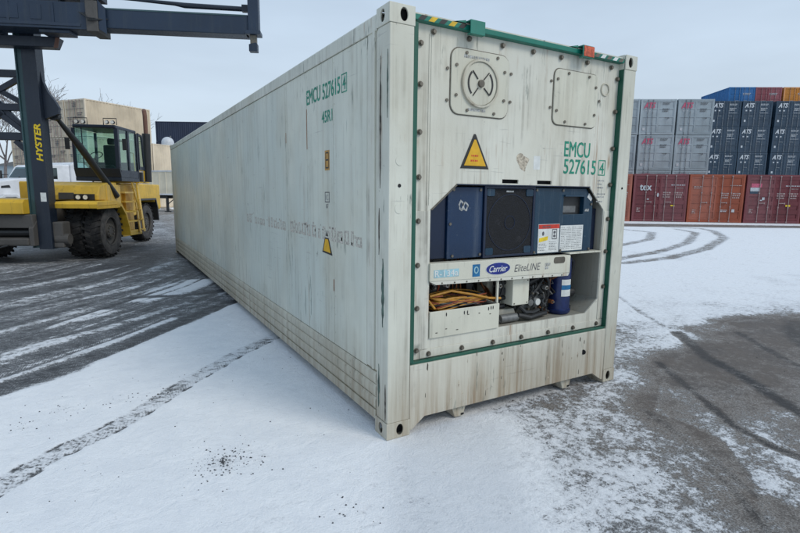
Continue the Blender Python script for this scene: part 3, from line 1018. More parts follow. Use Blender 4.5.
def lines(parent, x0, x1, z0, z1, n, y, mat="label ink", cols=1, t=0.0018):
    """small print too small to read: rows of short strokes"""
    m = MB()
    for c_ in range(cols):
        a = x0 + (x1 - x0) * c_ / cols
        b = x0 + (x1 - x0) * (c_ + 0.86) / cols
        for i in range(n):
            z = z1 - (z1 - z0) * (i + 0.5) / n
            x = a
            e_ = b - R.random() * (b - a) * 0.35
            while x < e_:
                w = R.uniform(0.006, 0.02)
                m.box(x, min(x + w, b), y, y + 0.0006, z - t, z + t)
                x += w + 0.006
    o = m.build("small_print", mat, parent)
    o["kind"] = "stuff"
    return o
# hatch with the round fresh-air disc
h1 = MB().prism(rrect(0.515, 1.035, 2.275, 2.715, 0.07), PY - 0.012, PY - 0.0005, 'y').build("access_hatch", "reefer hatch paint", RC, bevel=0.004)
MB().prism(rrect(0.508, 1.042, 2.268, 2.722, 0.075), PY - 0.003, PY - 0.0003, 'y').build("hatch_gasket", "bolt steel", h1)
MB().lathe([(0.150, PY - 0.012), (0.150, PY - 0.030), (0.164, PY - 0.030), (0.168, PY - 0.012)], 40, 'y').build("disc_rim", "reefer hatch paint", h1, smooth=True).location = (0.765, 0, 2.495)
MB().cyl((0.765, PY - 0.0125, 2.495), (0.765, PY - 0.020, 2.495), 0.146, 40).build("vent_disc", "reefer hatch paint", h1)
MB().cyl((0.765, PY - 0.02, 2.495), (0.765, PY - 0.038, 2.495), 0.026, 16).build("disc_knob", "bolt steel", h1, bevel=0.003)
for a0, a1 in ((-38, 42), (138, 222)):
    pts = [(0.765 + 0.115 * cos(radians(a)), 2.495 + 0.115 * sin(radians(a))) for a in np.linspace(a0, a1, 12)]
    pts += [(0.765 + 0.102 * cos(radians(a)), 2.495 + 0.102 * sin(radians(a))) for a in np.linspace(a1, a0, 12)]
    MB().prism(pts, PY - 0.0235, PY - 0.0205, 'y').build("disc_slot", "sign black", h1)
for a in (48, 132, 232, 318):
    c_, s_ = cos(radians(a)), sin(radians(a))
    MB().bar((0.765 + c_ * 0.04, PY - 0.023, 2.495 + s_ * 0.04), (0.765 + c_ * 0.11, PY - 0.023, 2.495 + s_ * 0.11), 0.006, 0.008).build("disc_spoke", "sign black", h1)
lines(h1, 0.62, 0.91, 2.650, 2.685, 1, PY - 0.0135, "faded mark", t=0.010)
lines(h1, 0.665, 0.865, 2.295, 2.33, 1, PY - 0.0135, "faded mark", t=0.009)
for x, z in ((0.556, 2.60), (0.556, 2.40), (0.655, 2.305), (0.90, 2.30), (0.99, 2.60), (0.99, 2.40), (0.64, 2.69), (0.92, 2.69)):
    link("hatch_bolt", sb, h1, (x, PY - 0.013, z))
for x, z in ((0.487, 2.57), (0.487, 2.36), (1.062, 2.60), (1.062, 2.40)):
    link("bolt", sb, RC, (x, PY - 0.001, z))
h2 = MB().prism(rrect(1.51, 2.015, 2.275, 2.70, 0.055), PY - 0.012, PY - 0.0005, 'y').build("blank_hatch", "reefer hatch paint", RC, bevel=0.004)
MB().prism(rrect(1.503, 2.022, 2.268, 2.707, 0.06), PY - 0.003, PY - 0.0003, 'y').build("hatch_gasket", "bolt steel", h2)
for x, z in ((1.54, 2.62), (1.54, 2.38), (1.64, 2.30), (1.88, 2.30), (1.985, 2.60), (1.985, 2.38), (1.66, 2.675), (1.90, 2.675)):
    link("hatch_bolt", sb, h2, (x, PY - 0.013, z))
for x, z in ((1.48, 2.6), (1.48, 2.4), (2.05, 2.5)):
    link("bolt", sb, RC, (x, PY - 0.001, z))
MB().lathe([(0.045, PY - 0.001), (0.045, PY - 0.01), (0.052, PY - 0.01), (0.054, PY - 0.001)], 24, 'y').build("round_cap", "reefer hatch paint", RC, smooth=True).location = (2.115, 0, 2.60)

# warning triangle
def tri(x0, x1, xt, z0, zt, y0, y1, mat, parent, name, r=0.0):
    return MB().prism([(x0, z0), (x1, z0), (xt + 0.008, zt), (xt - 0.008, zt)], y0, y1, 'y').build(name, mat, parent, bevel=0.003)
ws = tri(0.618, 0.880, 0.742, 1.902, 2.148, PY - 0.005, PY - 0.0005, "sign black", RC, "warning_sign")
tri(0.648, 0.850, 0.743, 1.922, 2.108, PY - 0.0085, PY - 0.0055, "sign yellow", ws, "sign_face")
for z, w in ((1.985, 0.075), (1.950, 0.085)):
    lines(ws, 0.749 - w / 2, 0.749 + w / 2, z, z + 0.018, 1, PY - 0.0095, "sign red", t=0.006)

# registration number on the end
text_front("EMCU", 1.672, PY - 0.001, 2.030, 0.305, 0.122, "green lettering", RC, bold=0.022)
text_front("527615", 1.675, PY - 0.001, 1.892, 0.39, 0.118, "green lettering", RC, bold=0.022)
text_front("4", 2.115, PY - 0.001, 1.902, 0.055, 0.095, "green lettering", RC, bold=0.02)
def frame_mb(x0, x1, z0, z1, t, y0, y1):
    return MB().prism([(x0, z0), (x1, z0), (x1, z1), (x0, z1)], y0, y1, 'y', [[(x0 + t, z0 + t), (x1 - t, z0 + t), (x1 - t, z1 - t), (x0 + t, z1 - t)]])
frame_mb(2.098, 2.188, 1.887, 2.018, 0.008, PY - 0.0015, PY - 0.0005).build("digit_box", "green lettering", RC)
for i, (z, w) in enumerate(((1.835, .10), (1.805, .08), (1.775, .10), (1.720, .13), (1.695, .11), (1.655, .10))):
    lines(RC, 2.10, 2.10 + w, z, z + 0.016, 1, PY - 0.001, "faded mark", t=0.006)
# worn sticker residue above the unit
mb = MB().prism([(1.22 + 0.055 * cos(a) * (1 + 0.35 * sin(3 * a)), 1.965 + 0.07 * sin(a) * (1 + 0.3 * cos(2 * a + 1))) for a in np.linspace(0, 2 * pi, 22)[:-1]], PY - 0.001, PY - 0.0003, 'y')
mb.build("sticker_residue", "residue brown", RC)
MB().box(1.335, 1.405, PY - 0.001, PY - 0.0004, 1.915, 2.02).build("sticker_residue", "label white", RC)

# bottom end rail with the tapering ends and the small feet
rail = [(0.1905, 0.118), (0.1905, 0.060), (0.315, 0.118), (2.150, 0.118), (POSTR - 0.001, 0.060), (POSTR - 0.001, 0.118), (POSTR - 0.001, 0.5115), (0.1905, 0.5115)]
rail = [(0.1905, 0.03), (0.215, 0.03), (0.320, 0.108), (2.140, 0.108), (2.262, 0.03), (2.2845, 0.03), (2.2845, 0.5115), (0.1905, 0.5115)]
MB().prism(rail, 0.008, 0.05, 'y').build("end_sill", "reefer end paint", RC, bevel=0.004)
MB().box(0.20, 2.27, 0.051, 0.14, 0.13, 0.50).build("sill_core", "reefer shaded inner paint", RC)
for x in (0.665, 1.845):
    o = MB().prism([(x - 0.075, 0.112), (x - 0.035, 0.010), (x + 0.045, 0.010), (x + 0.075, 0.112)], 0.052, 0.20, 'y').build("forklift_foot", "reefer frame paint", RC, bevel=0.006)
    MB().prism([(x + 0.02, 0.020), (x + 0.046, 0.020), (x + 0.046, 0.034), (x + 0.02, 0.034)], 0.0475, 0.0515, 'y').build("foot_mark", "dark recess", o)
MB().cyl((2.0, 0.007, 0.335), (1.99, 0.001, 0.335), 0.022, 12).build("drain_plug", "dark recess", RC)

# machinery recess
MB().box(0.30, 2.2, 0.50, 0.52, 0.55, 1.85).build("recess_back", "reefer shaded inner paint", RC)
MB().box(0.36, 2.22, PY + 0.0125, 0.499, 0.640, 0.668).build("recess_floor", "reefer shaded inner paint", RC)
MB().box(2.206, 2.225, PY + 0.0125, 0.499, 0.669, 1.85).build("recess_side", "reefer shaded inner paint", RC)
MB().box(0.345, 0.370, PY + 0.0125, 0.499, 0.669, 1.85).build("recess_side", "reefer shaded inner paint", RC)
MB().prism([(2.05, 0.6685), (2.2055, 0.6685), (2.2055, 0.79)], PY + 0.0125, 0.40, 'y').build("recess_gusset", "reefer shaded inner paint", RC)

# blue housings of the upper half
U0 = 0.088
MB().prism([(0.392, 1.245), (0.548, 1.245), (0.548, 1.745), (0.392, 1.612)], 0.125, 0.45, 'y').build("side_cowl", "unit deep blue", RC, bevel=0.004)
p1 = MB().prism([(0.552, 1.240), (0.878, 1.240), (0.878, 1.772), (0.596, 1.772), (0.552, 1.738)], 0.105, 0.45, 'y').build("front_cowl", "unit blue", RC, bevel=0.006)
for x, z in ((0.60, 1.75), (0.85, 1.75), (0.60, 1.262), (0.86, 1.262), (0.575, 1.50)):
    link("cowl_bolt", sb, p1, (x, 0.105, z))
# half peeled white emblem
for k, (cx, cz, rx, rz) in enumerate(((0.672, 1.635, 0.022, 0.040), (0.712, 1.628, 0.026, 0.034))):
    MB().prism([(cx + rx * cos(a) * (1 + 0.16 * sin(5 * a + k)), cz + rz * sin(a) * (1 + 0.12 * sin(4 * a))) for a in np.linspace(0, 2 * pi, 26)[:-1]], 0.1035, 0.1045, 'y',
                [[(cx + rx * 0.5 * cos(a), cz + rz * 0.55 * sin(a)) for a in np.linspace(0, 2 * pi, 14)[:-1]]]).build("peeled_emblem", "faded mark", p1)
# condenser guard
gf = MB().prism([(0.880, 1.232), (1.405, 1.232), (1.405, 1.782), (0.880, 1.782)], 0.088, 0.120, 'y', [[(0.902, 1.250), (1.383, 1.250), (1.383, 1.762), (0.902, 1.762)]])
gf = gf.build("condenser_frame", "unit deep blue", RC, bevel=0.003)
MB().box(0.901, 1.384, 0.097, 0.105, 1.249, 1.763).build("condenser_grille", "condenser mesh", gf)
for x in (0.905, 1.305):
    for z in (1.252, 1.705):
        MB().prism(rrect(x, x + 0.075, z, z + 0.055, 0.012), 0.0905, 0.0965, 'y').build("corner_plate", "unit teal blue", gf)
for i in (0, 4):
    MB().lathe([(0.05 + i * 0.042, 0.0955), (0.05 + i * 0.042, 0.0935), (0.054 + i * 0.042, 0.0935), (0.054 + i * 0.042, 0.0955)], 40, 'y').build("guard_ring", "unit deep blue", gf).location = (1.145, 0, 1.50)
MB().box(1.10, 1.175, 0.0950, 0.0965, 1.735, 1.748).build("maker_plate", "faded mark", gf)
# control box
cbx = MB().prism([(1.408, 1.232), (2.10, 1.232), (2.10, 1.668), (2.005, 1.775), (1.408, 1.775)], 0.092, 0.45, 'y', [[(1.735, 1.555), (1.985, 1.555), (1.985, 1.705), (1.735, 1.705)]])
cbx = cbx.build("control_box", "unit teal blue", RC, bevel=0.005)
MB().box(1.734, 1.986, 0.135, 0.15, 1.55, 1.71).build("display_window", "black machine", cbx)
MB().box(1.76, 1.93, 0.1345, 0.1349, 1.57, 1.625).build("display_panel", "grey machine", cbx)
MB().prism([(1.735, 1.705), (1.985, 1.705), (1.985, 1.718), (1.735, 1.718)], 0.075, 0.0918, 'y').build("window_hood", "unit teal blue", cbx)
for x in (1.418, 1.72, 2.075):
    for z in (1.25, 1.755 if x < 2 else 1.64):
        link("box_screw", sb, cbx, (x, 0.092, z))
MB().box(2.00, 2.05, 0.0895, 0.0915, 1.578, 1.60).build("small_plate", "faded mark", cbx)
MB().prism([(2.02, 1.70), (2.07, 1.665), (2.085, 1.69), (2.04, 1.735)], 0.0885, 0.0915, 'y').build("small_plate", "label white", cbx)
MB().box(2.104, 2.195, 0.13, 0.45, 1.235, 1.60).build("side_cowl", "unit deep blue", RC, bevel=0.004)
# warning label
l1 = MB().box(1.455, 1.700, 0.0895, 0.0915, 1.240, 1.478).build("caution_label", "label white", cbx)
MB().box(1.458, 1.697, 0.0880, 0.0890, 1.440, 1.475).build("label_header", "sign red", l1)
lines(l1, 1.50, 1.66, 1.447, 1.465, 1, 0.0872, "label ink", t=0.006)
MB().prism(oval(1.512, 1.400, 0.012, 0.018, 10), 0.0880, 0.0890, 'y').build("label_icon", "label ink", l1)
frame_mb(1.615, 1.672, 1.350, 1.435, 0.006, 0.0880, 0.0890).build("label_icon", "label ink", l1)
for z in (1.395, 1.365):
    MB().prism(oval(1.643, z + 0.013, 0.014, 0.012, 10), 0.0878, 0.0888, 'y').build("label_icon", "label ink", l1)
MB().prism([(1.465, 1.328), (1.565, 1.345), (1.568, 1.378), (1.468, 1.362)], 0.0878, 0.0888, 'y').build("label_patch", "label yellow", l1)
lines(l1, 1.467, 1.57, 1.255, 1.32, 5, 0.0888)
lines(l1, 1.585, 1.69, 1.255, 1.335, 6, 0.0888)
l2 = MB().box(1.712, 1.990, 0.0895, 0.0915, 1.246, 1.462).build("instruction_label", "label white", cbx)
lines(l2, 1.722, 1.985, 1.256, 1.452, 13, 0.0888, cols=4)

# service bar across the middle
barp = MB()
BY = 0.035
vs = [(0.362, BY, 1.098), (1.795, BY, 1.062), (1.795, BY, 1.212), (0.362, BY, 1.228),
      (0.362, 0.11, 1.098), (1.795, 0.11, 1.062), (1.795, 0.11, 1.212), (0.362, 0.11, 1.228)]
barp.add(vs, [(0, 1, 2, 3), (7, 6, 5, 4), (0, 4, 5, 1), (1, 5, 6, 2), (2, 6, 7, 3), (3, 7, 4, 0)])
bar = barp.build("service_bar", "reefer hatch paint", RC, bevel=0.004)
MB().prism([(0.362, 1.0975), (0.42, 1.070), (1.78, 1.036), (1.795, 1.0615)], BY + 0.004, 0.10, 'y').build("bar_lip", "reefer end paint", bar)
for i in range(12):
    x = 0.47 + i * 0.112
    link("bar_screw", MB().cyl((0, 0, 0), (0, -0.004, 0), 0.006, 8).mesh("screw", "bolt steel") if i == 0 else bar_screw, bar, (x, BY + 0.004, 1.082 - (x - 0.36) * 0.0252))
    if i == 0:
        bar_screw = bar.children[-1].data
MB().box(0.395, 0.615, BY - 0.002, BY - 0.0005, 1.122, 1.178).build("gas_label", "label light blue", bar)
text_front("R-134a", 0.402, BY - 0.003, 1.128, 0.205, 0.046, "label white", bar, bold=0.02)
MB().box(0.742, 0.812, BY - 0.002, BY - 0.0005, 1.105, 1.198).build("blue_label", "label blue", bar)
MB().prism(oval(0.777, 1.155, 0.022, 0.028, 16), BY - 0.003, BY - 0.0021, 'y', [oval(0.777, 1.155, 0.013, 0.018, 16)]).build("label_ring", "label light blue", bar)
MB().prism(oval(0.992, 1.152, 0.125, 0.050, 32), BY - 0.0022, BY - 0.0005, 'y').build("oval_logo_border", "label white", bar)
lo = MB().prism(oval(0.992, 1.152, 0.120, 0.046, 32), BY - 0.0036, BY - 0.0023, 'y').build("oval_logo", "logo blue", bar)
text_front("Carrier", 0.902, BY - 0.0042, 1.128, 0.18, 0.048, "label white", lo, bold=0.02, shear=0.35)
text_front("EliteLINE", 1.160, BY - 0.001, 1.112, 0.285, 0.058, "label ink", bar, shear=0.25)
lines(bar, 1.495, 1.565, 1.11, 1.165, 2, BY - 0.001, "faded mark", t=0.012)
MB().prism(rrect(1.595, 1.725, 1.152, 1.205, 0.02), BY - 0.003, BY - 0.0005, 'y').build("handle_slot", "bolt steel", bar)
MB().box(1.797, 2.195, 0.05, 0.45, 1.218, 1.231).build("shelf_lip", "reefer hatch paint", RC)

# lower compartment
tr = MB()
tr.box(0.376, 1.030, 0.045, 0.055, 0.674, 0.872)
tr.box(0.376, 0.386, 0.0555, 0.40, 0.674, 0.872)
tr.box(1.020, 1.030, 0.0555, 0.40, 0.674, 0.872)
tr.box(0.3865, 1.0195, 0.390, 0.40, 0.674, 0.872)
tr.box(0.3865, 1.0195, 0.0555, 0.389, 0.674, 0.684)
tray = tr.build("cable_tray", "reefer hatch paint", RC, bevel=0.003)
for x, z in ((0.52, 0.84), (0.685, 0.835), (0.715, 0.835), (0.92, 0.84), (0.945, 0.845), (0.965, 0.845)):
    MB().prism(oval(x, z, 0.005, 0.015, 8), 0.0435, 0.0447, 'y').build("tray_slot", "sign black", tray)
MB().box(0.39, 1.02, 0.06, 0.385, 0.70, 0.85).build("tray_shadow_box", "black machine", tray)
cr_ = random.Random(12)
def cable(mat, z0, r, loops, ph):
    pts = []
    n = 60
    for i in range(n):
        t = i / (n - 1)
        a = t * loops * 2 * pi + ph
        pts.append((0.70 + (0.25 + 0.03 * sin(a * 1.7)) * cos(a), 0.17 + 0.085 * sin(a) + 0.015 * sin(3 * a), z0 + 0.05 * t + 0.028 * sin(a * 1.3 + ph) + 0.01 * cr_.random() * 0))
    return MB().tube(pts, r, 8).build("power_cable", mat, RC, smooth=True)
cable("cable yellow", 0.885, 0.0065, 2.6, 0.4)
cable("cable yellow", 0.90, 0.0060, 2.1, 2.1)
cable("cable orange", 0.875, 0.0065, 2.4, 1.3)
cable("cable yellow", 0.87, 0.0055, 3.1, 4.3)
cable("cable orange", 0.89, 0.0050, 1.8, 5.2)
cable("black machine", 0.88, 0.0060, 2.7, 3.0)
MB().tube([(0.42, 0.12, 0.97), (0.60, 0.10, 1.0), (0.80, 0.09, 0.955), (0.95, 0.08, 0.915), (1.06, 0.07, 0.905)], 0.0095, 8).build("power_cable", "cable yellow", RC, smooth=True)
MB().tube([(0.39, 0.10, 0.95), (0.43, 0.07, 0.89), (0.47, 0.12, 0.87)], 0.009, 8).build("power_cable", "cable yellow", RC, smooth=True)
MB().box(1.012, 1.028, 0.06, 0.075, 0.873, 1.06).build("divider_post", "reefer hatch paint", RC)
# pipework and fittings behind
for x, r, mt in ((0.78, 0.010, "black machine"), (0.86, 0.008, "copper pipe"), (0.90, 0.010, "copper pipe"), (0.95, 0.012, "black machine"), (0.62, 0.012, "grey machine")):
    MB().tube([(x, 0.36, 0.70), (x + 0.01, 0.34, 0.9), (x - 0.015, 0.36, 1.2)], r, 8).build("riser_pipe", mt, RC, smooth=True)
for k, (x, z, w) in enumerate(((0.50, 1.02, 0.05), (0.56, 1.0, 0.035), (0.93, 0.97, 0.04), (0.98, 0.99, 0.05))):
    MB().box(x, x + w, 0.30, 0.36, z, z + 0.06).build("pipe_clamp", ("grey machine", "label white", "black machine", "black machine")[k], RC, bevel=0.004)
# expansion valve block between posts
vb = MB()
vb.cyl((1.16, 0.22, 0.76), (1.16, 0.22, 1.06), 0.022, 12)
for z, w in ((0.80, 0.05), (0.87, 0.065), (0.93, 0.045), (1.0, 0.055)):
    vb.cyl((1.16 - w, 0.20, z), (1.16 + w, 0.20, z), 0.020, 10)
vb.box(1.12, 1.20, 0.17, 0.23, 0.90, 0.96)
vb.build("valve_block", "black machine", RC, smooth=False)
MB().box(1.10, 1.32, 0.28, 0.42, 0.670, 1.05).build("filter_drier_box", "reefer hatch paint", RC, bevel=0.006)
MB().prism([(1.10, 0.6695), (1.34, 0.6695), (1.29, 0.78), (1.12, 0.78)], 0.16, 0.279, 'y').build("pump_foot", "reefer shaded inner paint", RC, bevel=0.004)
jb = MB().box(1.215, 1.395, 0.10, 0.24, 0.818, 1.040).build("junction_box", "reefer hatch paint", RC, bevel=0.006)
for x, z in ((1.235, 0.835), (1.375, 0.835), (1.375, 1.02)):
    link("box_screw", bar_screw, jb, (x, 0.10, z))
# compressor: ribbed cast body with heads and hoses
comp = MB()
comp.lathe([(0.0, -0.19), (0.085, -0.19), (0.10, -0.17), (0.10, -0.05), (0.115, -0.045), (0.115, -0.02), (0.10, -0.015), (0.10, 0.10), (0.085, 0.13), (0.05, 0.15), (0.0, 0.15)], 24, 'x', Matrix.Translation((1.60, 0.31, 0.79)), closed=False)
comp = comp.build("compressor", "grey machine", RC, smooth=True)
for k in range(3):
    x = 1.47 + k * 0.085
    MB().box(x, x + 0.055, 0.22, 0.36, 0.885, 0.945).build("cylinder_head", "grey machine", comp, bevel=0.01)
    MB().cyl((x + 0.028, 0.20, 0.80), (x + 0.028, 0.175, 0.80), 0.03, 14).build("valve_cap", "label white" if k == 1 else "grey machine", comp, bevel=0.003)
    for dz in (-0.06, 0.06):
        MB().cyl((x + 0.028, 0.215, 0.80 + dz), (x + 0.028, 0.195, 0.80 + dz), 0.012, 6).build("head_bolt", "bolt steel", comp)
for pts, r in (([(1.42, 0.15, 0.84), (1.50, 0.12, 0.93), (1.58, 0.14, 1.0), (1.60, 0.25, 1.1)], 0.014),
               ([(1.30, 0.12, 0.73), (1.42, 0.10, 0.70), (1.55, 0.12, 0.71), (1.66, 0.16, 0.70)], 0.022),
               ([(1.33, 0.14, 0.80), (1.38, 0.12, 0.745), (1.47, 0.13, 0.73), (1.56, 0.15, 0.74)], 0.018),
               ([(1.62, 0.18, 1.08), (1.66, 0.14, 0.98), (1.68, 0.16, 0.85), (1.64, 0.2, 0.76)], 0.014),
               ([(1.45, 0.2, 1.10), (1.50, 0.16, 1.02), (1.56, 0.2, 0.95)], 0.012),
               ([(1.06, 0.16, 1.05), (1.09, 0.13, 0.98), (1.07, 0.14, 0.88), (1.12, 0.16, 0.80)], 0.011),
               ([(1.98, 0.25, 1.20), (2.05, 0.22, 1.12), (2.06, 0.24, 1.0), (2.03, 0.26, 0.86), (2.0, 0.24, 0.74)], 0.016)):
    MB().tube(pts, r, 8).build("hose", "black machine", RC, smooth=True)
MB().box(1.42, 1.78, 0.40, 0.46, 0.70, 1.20).build("pipe_backplate", "black machine", RC)
for x in (1.48, 1.53, 1.60, 1.67):
    MB().tube([(x, 0.26, 0.96), (x + 0.02, 0.24, 1.04), (x - 0.01, 0.30, 1.19)], 0.011, 8).build("riser_pipe", "grey machine" if x < 1.55 else "black machine", RC, smooth=True)
# receiver bottle
rcv = MB().lathe([(0.0, 0.672), (0.085, 0.672), (0.100, 0.69), (0.102, 0.71), (0.092, 0.715), (0.092, 1.16), (0.07, 1.20), (0.0, 1.21)], 28, 'z', Matrix.Translation((1.865, 0.20, 0)), closed=False).build("liquid_receiver", "receiver blue", RC, smooth=True)
la = []
for zz0, zz1, mt, nm in ((0.835, 0.985, "label white", "bottle_label"), (0.895, 0.935, "label blue", "label_band")):
    m = MB()
    rr0 = 0.0945 if nm == "bottle_label" else 0.0960
    n = 10
    for i in range(n + 1):
        a = radians(232 + 64 * i / n)
        m.v += [(1.865 + rr0 * cos(a), 0.20 + rr0 * sin(a), zz0), (1.865 + rr0 * cos(a), 0.20 + rr0 * sin(a), zz1)]
    for i in range(n):
        m.f.append((2 * i, 2 * i + 2, 2 * i + 3, 2 * i + 1))
    m.build(nm, mt, rcv, smooth=True)
MB().cyl((1.99, 0.30, 1.15), (2.06, 0.30, 1.15), 0.05, 18).build("fan_motor", "black machine", RC, bevel=0.005)
MB().box(1.96, 2.03, 0.26, 0.36, 0.90, 1.05).build("solenoid", "black machine", RC, bevel=0.008)
MB().cyl((2.0, 0.22, 0.672), (2.0, 0.22, 0.72), 0.03, 12).build("drain_fitting", "black machine", RC)

# markings on the long side
def text_side(body, y, z, w, h, mat, bold=0.0, parent=RC):
    return link("lettering", text_mesh(body, w, h, mat, bold), parent, (0.0128, y, z), (pi / 2, 0, -pi / 2))
text_side("EMCU", 1.545, 2.482, 0.33, 0.122, "green lettering", 0.028)
text_side("527615", 1.165, 2.476, 0.36, 0.122, "green lettering", 0.028)
text_side("4", 0.752, 2.490, 0.055, 0.095, "green lettering", 0.028)
mm = MB().prism([(0.675, 2.468), (0.775, 2.468), (0.775, 2.605), (0.675, 2.605)], 0.0122, 0.0135, 'x', [[(0.683, 2.476), (0.767, 2.476), (0.767, 2.597), (0.683, 2.597)]])
mm.build("digit_box", "green lettering", RC)
text_side("45R1", 1.185, 2.288, 0.225, 0.092, "green lettering", 0.028)
ol = MB().box(0.0122, 0.0135, 1.028, 1.128, 1.900, 2.062).build("orange_label", "orange label", RC)
MB().prism([(1.045, 1.915), (1.111, 1.915), (1.111, 2.047), (1.045, 2.047)], 0.0112, 0.0121, 'x', [[(1.053, 1.99), (1.103, 1.99), (1.103, 2.037), (1.053, 2.037)], [(1.053, 1.925), (1.103, 1.925), (1.103, 1.978), (1.053, 1.978)]]).build("label_icon", "sign black", ol)
text_side("IC", 1.118, 1.655, 0.06, 0.045, "faded mark")
MB().prism([(1.035, 1.635), (1.135, 1.635), (1.135, 1.722), (1.035, 1.722)], 0.0122, 0.0135, 'x', [[(1.042, 1.642), (1.128, 1.642), (1.128, 1.715), (1.042, 1.715)]]).build("code_box", "label ink", RC)
text_side("87", 1.112, 1.585, 0.05, 0.036, "label ink")
ws2 = MB().prism([(0.985, 1.195), (1.205, 1.205), (1.145, 1.335), (1.060, 1.335)], 0.0110, 0.0135, 'x').build("warning_sign", "sign black", RC, label="small torn yellow and black warning triangle on the long side")
MB().prism([(1.015, 1.213), (1.176, 1.220), (1.132, 1.325), (1.070, 1.325)], 0.0095, 0.0108, 'x').build("sign_face", "sign yellow", ws2)
MB().prism([(1.075, 1.350), (1.125, 1.350), (1.100, 1.400)], 0.0122, 0.0135, 'x').build("sign_scrap", "sign black", RC)
# ghost of removed line lettering: worn rectangles and strokes along the wall
gr_ = random.Random(5)
y = 3.9
while y > 0.5:
    w = gr_.uniform(0.05, 0.12)
    h = gr_.uniform(0.07, 0.115)
    if gr_.random() < 0.85:
        MB().prism([(y - w, 1.315), (y, 1.318), (y, 1.315 + h), (y - w * 0.9, 1.318 + h)], 0.0126, 0.0136, 'x', [[(y - w * 0.7, 1.34), (y - w * 0.3, 1.34), (y - w * 0.3, 1.30 + h), (y - w * 0.7, 1.30 + h)]]).build("worn_letter", "ghost mark", RC)
    y -= w + gr_.uniform(0.02, 0.05)
mb = MB()
for i in range(26):
    yy = 0.5 + 3.1 * gr_.random()
    zz = 1.30 + 0.14 * gr_.random()
    w = gr_.uniform(0.008, 0.04)
    h = gr_.uniform(0.006, 0.03)
    mb.box(0.0126, 0.0136, yy, yy + w, zz, zz + h)
mb.build("letter_remains", "ghost mark", RC)["kind"] = "stuff"
# small rust drip marks and hooks along the seams
for y, z0, z1 in ((1.555, 2.10, 2.45), (2.165, 2.2, 2.3), (0.955, 0.9, 1.0)):
    MB().box(0.0122, 0.0138, y - 0.006, y + 0.006, z0, z1).build("rust_drip", "copper pipe", RC)

# long scrapes through the paint of the near post
sq = random.Random(9)
def scrape(y0, y1, z0, z1, n, mat, xx=0.0045):
    left, right = [], []
    for i in range(n + 1):
        z = z0 + (z1 - z0) * i / n
        w = (y1 - y0) * (0.45 + 0.55 * sq.random()) * (0.25 + 0.75 * sin(pi * i / n))
        c_ = (y0 + y1) / 2 + (y1 - y0) * 0.12 * (sq.random() - 0.5)
        left.append((c_ - w / 2, z))
        right.append((c_ + w / 2, z))
    MB().prism(left + right[::-1], xx, xx + 0.0012, 'x').build("paint_scrape", mat, RC)
scrape(0.055, 0.105, 0.80, 1.28, 16, "scrape green")
scrape(0.115, 0.150, 0.20, 0.52, 10, "scrape green")
scrape(0.020, 0.040, 2.20, 2.62, 12, "scrape green")
scrape(0.110, 0.140, 1.75, 2.60, 22, "scrape dark")
scrape(0.125, 0.150, 1.30, 1.62, 10, "scrape dark")
scrape(0.02, 0.05, 0.13, 0.40, 8, "scrape dark")

# wiring looms, tubes and brackets filling the lower bay
wq = random.Random(33)
for i in range(34):
    x = wq.uniform(1.05, 1.78)
    z = wq.uniform(0.72, 1.05)
    pts = [(x, wq.uniform(0.12, 0.4), 0.69)]
    for k in range(4):
        x += wq.uniform(-0.07, 0.07)
        pts.append((x, wq.uniform(0.13, 0.4), 0.75 + 0.12 * k + wq.uniform(-0.03, 0.03)))
    MB().tube(pts, wq.uniform(0.005, 0.012), 6).build("wiring_loom", wq.choice(["black machine", "black machine", "grey machine", "copper pipe"]), RC, smooth=True)
for i in range(7):
    x, z = wq.uniform(0.42, 0.95), wq.uniform(0.9, 1.05)
    MB().tube([(x, 0.33, 0.8), (x + wq.uniform(-.04, .04), 0.3, z), (x + wq.uniform(-.05, .05), 0.36, 1.2)], wq.uniform(0.004, 0.009), 6).build("wiring_loom", wq.choice(["black machine", "copper pipe", "bracket orange"]), RC, smooth=True)
MB().box(0.39, 1.02, 0.44, 0.48, 0.70, 1.10).build("dark_backing", "grey machine", RC)  # dark sheets added behind the fittings to deepen the recess
MB().box(1.02, 1.42, 0.44, 0.48, 0.70, 1.20).build("dark_backing", "black machine", RC)
MB().box(0.88, 0.94, 0.28, 0.35, 0.92, 1.04).build("relay", "black machine", RC, bevel=0.004)

mb = MB()
for y in ys[1:-1]:
    for k in range(15):
        mb.cyl((0.0142, y - 0.022, 0.55 + k * 0.155), (0.0112, y - 0.022, 0.55 + k * 0.155), 0.006, 6)
mb.build("rivet_row", "reefer frame paint", RC)["kind"] = "stuff"

# more fittings at the right of the bay, dark sheet added to darken the recess
MB().box(1.79, 2.20, 0.46, 0.49, 0.70, 1.21).build("dark_backing", "grey machine", RC)
MB().cyl((1.99, 0.26, 0.83), (2.09, 0.26, 0.83), 0.045, 16).build("oil_separator", "black machine", RC, bevel=0.004)
MB().cyl((1.12, 0.14, 0.71), (1.30, 0.14, 0.71), 0.035, 14).build("drier_tube", "grey machine", RC, smooth=True)
MB().cyl((1.44, 0.17, 0.98), (1.60, 0.17, 1.03), 0.028, 14).build("drier_tube", "black machine", RC, smooth=True)
for k, (x, z) in enumerate(((1.10, 0.99), (1.225, 1.06), (1.45, 0.90), (1.62, 0.93), (1.70, 0.80), (0.46, 1.03), (0.58, 1.04))):
    o = MB().cyl((x, 0.16, z), (x, 0.12, z), 0.018, 10).build("service_valve", ("galvanised steel", "copper pipe", "black machine")[k % 3], RC)
    MB().cyl((x, 0.119, z), (x, 0.105, z), 0.009, 6).build("valve_stem", "bolt steel", o)
